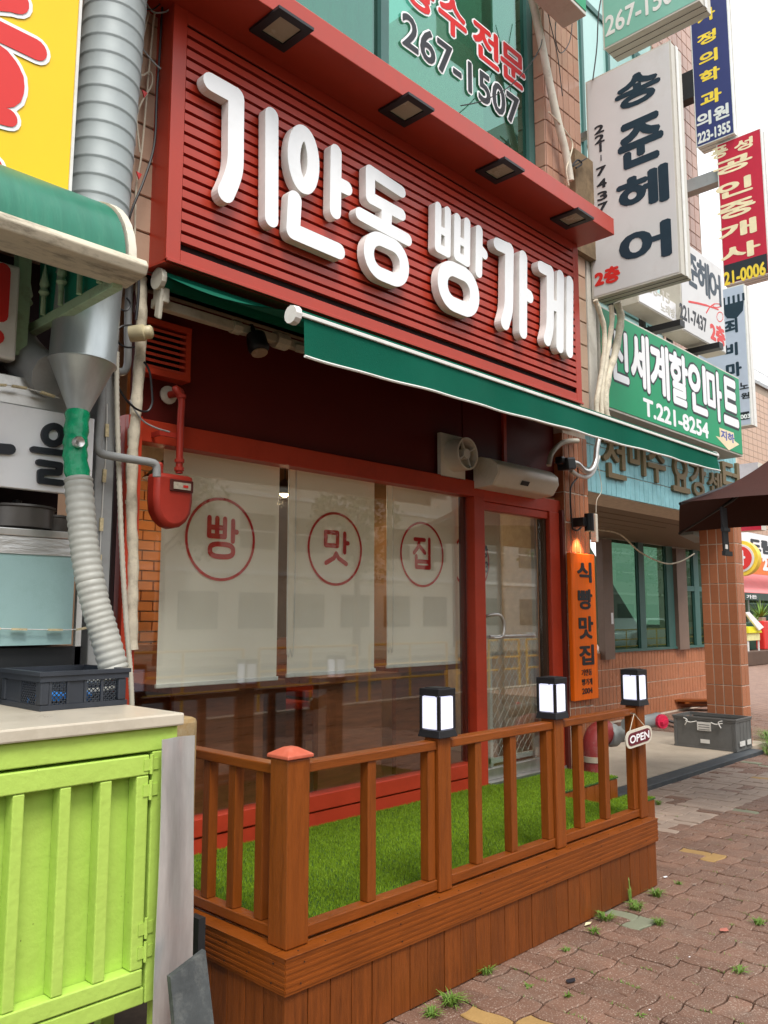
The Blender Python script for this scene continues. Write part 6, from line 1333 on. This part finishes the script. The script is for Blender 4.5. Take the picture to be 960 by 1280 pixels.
text('화', (Xr-.128, c.y+rr_*.3, c.z-rr_*.4), rr_*.6, rr_*.8, FL, M_WHITE, rd, 'lettering', .05, .002)
pw = thing('pink_awning', 'faded pink awning over the distant shop front', 'awning', at(940, 740, 7.5)); Yp = 10.6
a = at(924, 735, Yp); b = at(1010, 735, Yp); z1_ = at(940, 716, Yp+.8).z; z0_ = at(940, 742, Yp).z
q = MB(); q.hexa([(a.x, Yp, z0_), (b.x+3, Yp, z0_), (b.x+3, Yp+1.2, z1_+.1), (a.x, Yp+1.2, z1_+.1), (a.x, Yp, z0_+.04), (b.x+3, Yp, z0_+.04), (b.x+3, Yp+1.2, z1_+.16), (a.x, Yp+1.2, z1_+.16)]); q.build('canvas', mat('pink_canvas', (.62, .2, .2), .8, var=.1, vs=1.5), pw)
B('valance', mat('dark_green_valance', (.05, .08, .07), .7), pw, a.x, b.x+3, Yp-.03, Yp-.005, z0_-.22, z0_+.02)
text('가든', (at(932, 747, Yp).x, Yp-.035, z0_-.17), .9, .12, FX, M_WHITE, pw, 'lettering', .03, .002)
fs_ = thing('far_shop_front', 'distant glazed shop front with grey frames and pink window lettering', 'shop front', at(945, 790, 8)); Yq = 11.6
a = at(920, 800, Yq); b = at(1010, 800, Yq); zt_ = z0_+.1
B('glass', G_REC, fs_, a.x, b.x+3, Yq, Yq+.03, .5, zt_); B('plinth', M_CONC, fs_, a.x, b.x+3, Yq-.03, Yq+.2, 0, .49)
for k in range(8): B('frame', M_ALU, fs_, a.x+k*1.15, a.x+k*1.15+.1, Yq-.06, Yq-.002, .5, zt_)
B('frame', M_ALU, fs_, a.x, b.x+3, Yq-.065, Yq-.003, zt_-.25, zt_-.12)
text('화원-0472', (at(927, 790, Yq).x, Yq-.02, at(940, 792, Yq).z), 1.8, .34, FX, mat('pink_ink', (.8, .2, .3), .5), fs_, 'window_lettering', .06, .002)
B('interior_wall', M_INTW, fs_, a.x, b.x+3, Yq+1.5, Yq+1.6, 0, zt_)
Yk = 9.4
pln = thing('planter_box', 'dark timber planter on the far pavement', 'planter', atz(950, 833, 0)); a = at(932, 832, Yk); z_ = at(945, 814, Yk).z; xk = at(934, 830, Yk).x
B('box', mat('dark_planter', (.11, .07, .05), .7, var=.2), pln, xk, xk+4, Yk, Yk+.7, 0, max(.3, z_), bevel=.02)
st_ = thing('yellow_stand', 'small yellow display stand on the planter', 'stand', at(948, 812, Yk)); a = at(941, 812, Yk); b = at(954, 790, Yk)
q = MB(); q.box(a.x, b.x, Yk+.1, Yk+.4, a.z+.25, b.z-.02); q.build('box', mat('pale_yellow', (.75, .72, .35), .6), st_, bevel=.01); q = MB(); q.prism([(a.x-.08, Yk+.06, b.z-.02), (b.x+.08, Yk+.06, b.z-.02), (b.x-.1, Yk+.06, b.z+.16), (a.x-.12, Yk+.06, b.z+.16)], (0, .4, 0)); q.build('lid', mat('bright_yellow', (.85, .8, .03), .5), st_)
for x in (a.x+.03, b.x-.06): B('leg', M_WPAINT, st_, x, x+.04, Yk+.12, Yk+.16, max(.3, z_), a.z+.24)
wb = thing('tilted_board', 'white board leaning diagonally above the yellow stand', 'board', at(942, 775, Yk)); p = [at(932, 766, Yk), at(937, 765, Yk), at(955, 784, Yk), at(949, 788, Yk)]; q = MB(); q.prism(p, (0, .05, 0)); q.build('panel', M_WHITE, wb)
for (px, py, s_, lab) in ((951, 762, .55, 'spiky green plant behind the white tilted board'), (943, 768, .3, 'small grey green plant beside the spiky one')):
    t = thing('potted_plant', lab, 'plant', at(px, py+14, Yk+.5)); c = at(px, py+10, Yk+.5); s_ *= 1.5; q = MB(); rr = random.Random(8)
    for k in range(60):
        d = V((rr.uniform(-1, 1), rr.uniform(-1, 1), rr.uniform(.2, 1.3))).normalized()*s_*rr.uniform(.6, 1); sd_ = d.cross(V((0, 0, 1))).normalized()*.03; q.add([c-sd_, c+sd_, c+d+V((0, 0, -.1))], [(0, 1, 2)])
    q.build('leaves', M_WEED, t); q = MB(); q.lathe([(.12, -.3), (.16, 0), (.15, .01), (0, .0)], c, (0, 0, 1), 12); q.build('pot', M_CONC, t)
db = thing('dark_green_bin', 'dark green box behind the yellow stand', 'box', at(940, 790, Yk+.4)); a = at(933, 795, Yk+.45); b = at(944, 778, Yk+.45); B('box', mat('dark_green_plastic', (.01, .07, .05), .5), db, a.x, b.x+.1, Yk+.45, Yk+.69, z_, b.z, bevel=.02)
rf = thing('red_flower_pot', 'bright red box at the right picture edge', 'box', at(958, 780, Yk)); a = at(955, 790, Yk+.2); b = at(965, 776, Yk+.2); B('box', M_SIGNRED, rf, a.x, b.x, Yk+.2, Yk+.5, z_, b.z, bevel=.03)

# ------------------------------------------------------------------ weeds in the joints
M_W2 = mat('weed_blade', (.12, .21, .03), .6, var=.3, vs=20)
def tuft(x, y, h, n, spread, lab, seed, z=0):
    rr = random.Random(seed); q = MB()
    for _ in range(n):
        a = rr.uniform(0, 6.28); r_ = rr.uniform(0, spread*.4); b = V((x+r_*math.cos(a), y+r_*math.sin(a), z-.005)); l = h*rr.uniform(.5, 1); a2 = a+rr.uniform(-.6, .6)
        o = V((math.cos(a2), math.sin(a2), 0))*spread*rr.uniform(.3, 1); s_ = V((-math.sin(a2), math.cos(a2), 0))*.0028
        m1 = b+o*.35+V((0, 0, l*.75)); e = b+o+V((0, 0, l*rr.uniform(.5, 1)))
        q.add([b-s_, b+s_, m1+s_*.9, m1-s_*.9, e], [(0, 1, 2, 3), (3, 2, 4)])
    return q.build('weed_tuft', M_W2, None, label=lab, cat='weed', group='grass tufts growing in the paving joints', base=(x, y, z))
tf = [(563, 1255, .05, 70, .07, 'largest grass tuft at the skirt boards near the picture bottom'), (540, 1270, .04, 45, .05, 'grass tuft left of the largest one at the picture bottom'), (608, 1218, .05, 40, .05, 'grass tuft by the skirt under the lower left lantern bay'), (756, 1150, .05, 50, .07, 'grass tuft beside the pale fallen leaf'), (742, 1166, .035, 30, .04, 'small grass tuft just below the fallen leaf'), (795, 1138, .06, 60, .06, 'bright grass tuft left of the deck corner'), (820, 1120, .045, 60, .06, 'grass tuft right at the deck corner'), (823, 1155, .04, 40, .05, 'grass tuft below the deck corner'), (709, 1190, .03, 18, .04, 'sparse grass tuft in a joint below the leaf'), (848, 1105, .03, 20, .04, 'small grass tuft right of the deck corner'), (710, 1246, .025, 16, .03, 'tiny grass tuft near the dark stain'), (948, 1155, .035, 40, .05, 'grass tuft at the right picture edge'), (823, 1006, .05, 40, .05, 'grass tuft beside the lower deck step'), (660, 1235, .025, 18, .03, 'tiny tuft in a joint by the skirt'), (925, 1215, .03, 30, .05, 'low tuft in the joints at lower right'), (800, 1270, .02, 20, .03, 'tiny tuft at the bottom edge in a joint')]
for i, (px, py, h_, n_, s_, lab) in enumerate(tf):
    p = atz(px, py, 0); tuft(p.x, p.y, h_, n_, s_, lab, i)
p = atz(788, 1128, 0); tuft(p.x, p.y, .14, 6, .04, 'single tall grass stalk standing by the skirt boards', 77)
for i, (x, y, s_, n_) in enumerate(((9.75, 3.42, .25, 160), (10.1, 3.5, .3, 160), (9.3, 3.33, .15, 60), (10.5, 3.75, .3, 120))): tuft(x, y, .13, n_, s_, ['bright grass clump at the foot of the brown pillar', 'grass clump right of the pillar foot', 'low grass along the crate corner', 'grass clump furthest right of the pillar'][i], 50+i)
rr = random.Random(9); q = MB()
for k in range(170):
    px = rr.uniform(560, 960); py = rr.uniform(1000, 1280); p = atz(px, py, 0)
    if blocked(p.x, p.y) or p.y > 2.15 and p.x < 4.5: continue
    x = round(p.x/SZ)*SZ; y = p.y; x += A*math.sin(2*math.pi*y/SZ)
    for j in range(6):
        a = rr.uniform(0, 6.28); d = V((math.cos(a), math.sin(a), .8))*rr.uniform(.006, .016); s_ = V((-math.sin(a), math.cos(a), 0))*.0018; b = V((x+rr.uniform(-.003, .003), y+rr.uniform(-.02, .02), -.004)); q.add([b-s_, b+s_, b+d], [(0, 1, 2)])
q.build('joint_moss', M_W2, None, label='tiny green sprigs scattered along the paving joints', cat='moss', kind='stuff')
lf = MB(); p = atz(735, 1155, .006); lf.add([p+V((-.03, .0, 0)), p+V((0, .012, .004)), p+V((.035, .0, .002)), p+V((0, -.012, .003))], [(0, 1, 2, 3)]); lf.build('fallen_leaf', mat('yellowed_leaf', (.7, .65, .4), .6), None, label='pale yellow leaf lying on the paving by the skirt boards', cat='leaf')
for i, (px, py, s_, m_, lab) in enumerate(((905, 1162, .04, mat('faded_red_mark', (.42, .14, .1), .8), 'faint red paint mark on a paving block at lower right'), (713, 1225, .035, M_INKB, 'dark round stain on a paving block'), (868, 1105, .018, M_PAVEP, 'pale paint splash on the paving right of the deck'), (832, 1096, .022, M_WHITE, 'small white splash next to the deck corner'), (862, 1196, .009, M_WHITE, 'tiny white fleck on the paving at lower right'), (812, 1262, .008, M_WHITE, 'tiny white fleck on the paving near the bottom edge'))):
    p = atz(px, py, .0055); q = MB(); n_ = 9; q.add([p+V((s_*rr.uniform(.5, 1)*math.cos(k*6.28/n_), s_*rr.uniform(.25, .6)*math.sin(k*6.28/n_), 0)) for k in range(n_)], [tuple(range(n_))]); q.build('paint_mark', m_, None, label=lab, cat='mark')

# ------------------------------------------------------------------ the other side of the road (seen in the glass)
def opp(name, lab, x0, x1, y, h, m, nfl, nw):
    t = thing(name, lab, 'building', ((x0+x1)/2, y-2, 0)); B('wall', m, t, x0, x1, y-4, y, 0, h); wi = (x1-x0)/nw
    wm = mesh_of(MB().box(-wi*.32, wi*.32, -.02, .03, 0, 1.3), 'window', M_DKW); fm = mesh_of(MB().box(-wi*.35, wi*.35, .031, .05, .62, .68), 'window_bar', M_WPAINT)
    for f_ in range(nfl):
        B('floor_band', M_WPAINT, t, x0, x1, y+.001, y+.06, 3.3+f_*2.9-.35, 3.3+f_*2.9-.2)
        for k in range(nw):
            o = piece(wm, t, 'window', (x0+wi*(k+.5), y, 3.9+f_*2.9)); b_ = piece(fm, t, 'window_bar', (x0+wi*(k+.5), y, 3.9+f_*2.9))
    for k in range(nw): piece(wm, t, 'window', (x0+wi*(k+.5), y, 1.0))
    return t
M_DKW = mat('dark_window_glass', (.04, .055, .05), .12, var=.2)
opp('apartment_block', 'beige apartment block across the road, reflected in the glass', -14, 2, -17.5, 9, mat('beige_render', (.52, .46, .36), .8, var=.06), 2, 6)
opp('brown_block', 'brown brick block across the road, reflected in the glass', 2.5, 12, -17.5, 7.5, mat('brown_render', (.36, .25, .17), .8, var=.08), 1, 4)
opp('cream_block', 'cream office block across the road, reflected in the glass', 12.5, 30, -17.5, 9.6, mat('cream_render', (.6, .55, .45), .8, var=.06), 2, 7)
opp('grey_block', 'grey block further along the road, reflected in the glass', 31, 120, -17.5, 19, mat('grey_render', (.42, .42, .4), .8, var=.06), 5, 24)
def tree(x, y, h, r, lab, seed):
    t = thing('street_tree', lab, 'tree', (x, y, 0), 'trees across the road'); rr = random.Random(seed); q = MB(); q.tube([(x, y, 0), (x+.05, y, h*.3), (x, y+.05, h*.55), (x+.1, y, h*.8)], [.16, .12, .09, .04], 8)
    for k in range(6): a = k*1.05; q.tube([(x, y, h*.45+.2*k), (x+r*.6*math.cos(a), y+r*.6*math.sin(a), h*.6+.25*k)], [.05, .015], 5)
    q.build('trunk', M_BARK, t); q = MB()
    cl = [(x+r*.7*math.cos(k*1.3)*rr.uniform(.3, 1), y+r*.7*math.sin(k*1.3)*rr.uniform(.3, 1), h*rr.uniform(.5, .98), r*rr.uniform(.3, .5)) for k in range(16)]
    for (a, b, c, s_) in cl:
        for _ in range(130):
            d = V((rr.gauss(0, 1), rr.gauss(0, 1), rr.gauss(0, 1))).normalized()*s_*rr.uniform(.6, 1); p = V((a, b, c))+d; u = V((rr.uniform(-1, 1), rr.uniform(-1, 1), rr.uniform(-1, 1))).normalized()*.09; w_ = u.cross(V((rr.uniform(-1, 1), 1, .3))).normalized()*.06; q.add([p-u, p+w_, p+u, p-w_], [(0, 1, 2, 3)])
    q.build('crown', M_LEAF, t)
tree(6.5, -14.6, 6.5, 1.8, 'leafy street tree across the road left of the crossing', 1); tree(13, -14.6, 7, 2, 'leafy street tree across the road opposite the porch', 2); tree(21, -14.6, 6.5, 1.9, 'leafy street tree far along the opposite pavement', 3); 
for k_, (x_, l_) in enumerate(((30, 'broad dark street tree further right across the road'), (37, 'second broad street tree further right across the road'), (44, 'third broad street tree further right across the road'), (52, 'fourth broad street tree, far along the road'), (61, 'last broad street tree, farthest along the road'))): tree(x_, -10.5, 9, 4.2, l_, 20+k_)
tree(-3, -14.6, 6.8, 2, 'leafy street tree across the road behind the camera', 4)
M_YR = mat('yellow_railing_paint', (.75, .42, .03), .5, var=.05)
rl = thing('yellow_railing', 'yellow tubular railing along the roadside, reflected in the windows', 'railing', (12, -3.4, 0)); q = MB()
for k in range(24):
    x0 = -4+k*2.4
    for z in (.35, .6, .95): q.tube([(x0, -3.35, z), (x0+2.1, -3.35, z)], .022, 6)
    for x in (x0, x0+1.05, x0+2.1): q.tube([(x, -3.35, 0), (x, -3.35, .95)], .022, 6)
    q.build('rail_panel', M_YR, rl); q = MB()
def car(x, y, m, lab):
    t = thing('parked_car', lab, 'car', (x, y, -.05)); z0 = -.05
    pr_ = [(-2.1, .25), (-2.15, .6), (-2.0, .85), (-1.2, .95), (-.6, 1.4), (.9, 1.42), (1.6, 1.0), (2.1, .9), (2.2, .55), (2.15, .25)]
    q = MB(); q.prism([(x+a, y-.85, z0+b) for a, b in pr_], (0, 1.7, 0)); q.build('body', m, t, bevel=.07, smooth=True)
    for yy in (y+.852, y-.857):
        q = MB(); q.prism([(x-1.0, yy, z0+.97), (x-.52, yy, z0+1.33), (x+.82, yy, z0+1.34), (x+1.35, yy, z0+1.0)], (0, .005, 0)); q.build('side_window', M_DKW, t)
    for sx_ in (-1.35, 1.35):
        for yy in (y-.86, y+.68):
            q = MB(); q.lathe([(0, 0), (.32, 0), (.34, .03), (.34, .15), (.32, .18), (0, .18)], (x+sx_, yy, z0+.34), (0, 1, 0), 18); w_ = q.build('wheel', M_DARKP, t)
            q = MB(); q.lathe([(0, 0), (.19, 0), (.19, .01), (0, .012)], (x+sx_, yy+(.181 if yy > y else -.013), z0+.34), (0, 1, 0), 14); q.build('rim', M_ALU, w_)
car(33, -5.4, mat('white_car_paint', (.7, .72, .74), .2, var=.02, coat=1), 'white car parked on the road, reflected in the green windows'); car(6, -12, mat('grey_car_paint', (.15, .16, .18), .2, var=.02, coat=1), 'grey car parked on the far side of the road')
print('objects', len(bpy.data.objects), 'tris', sum(len(o.data.polygons) for o in bpy.data.objects if o.type == 'MESH'))
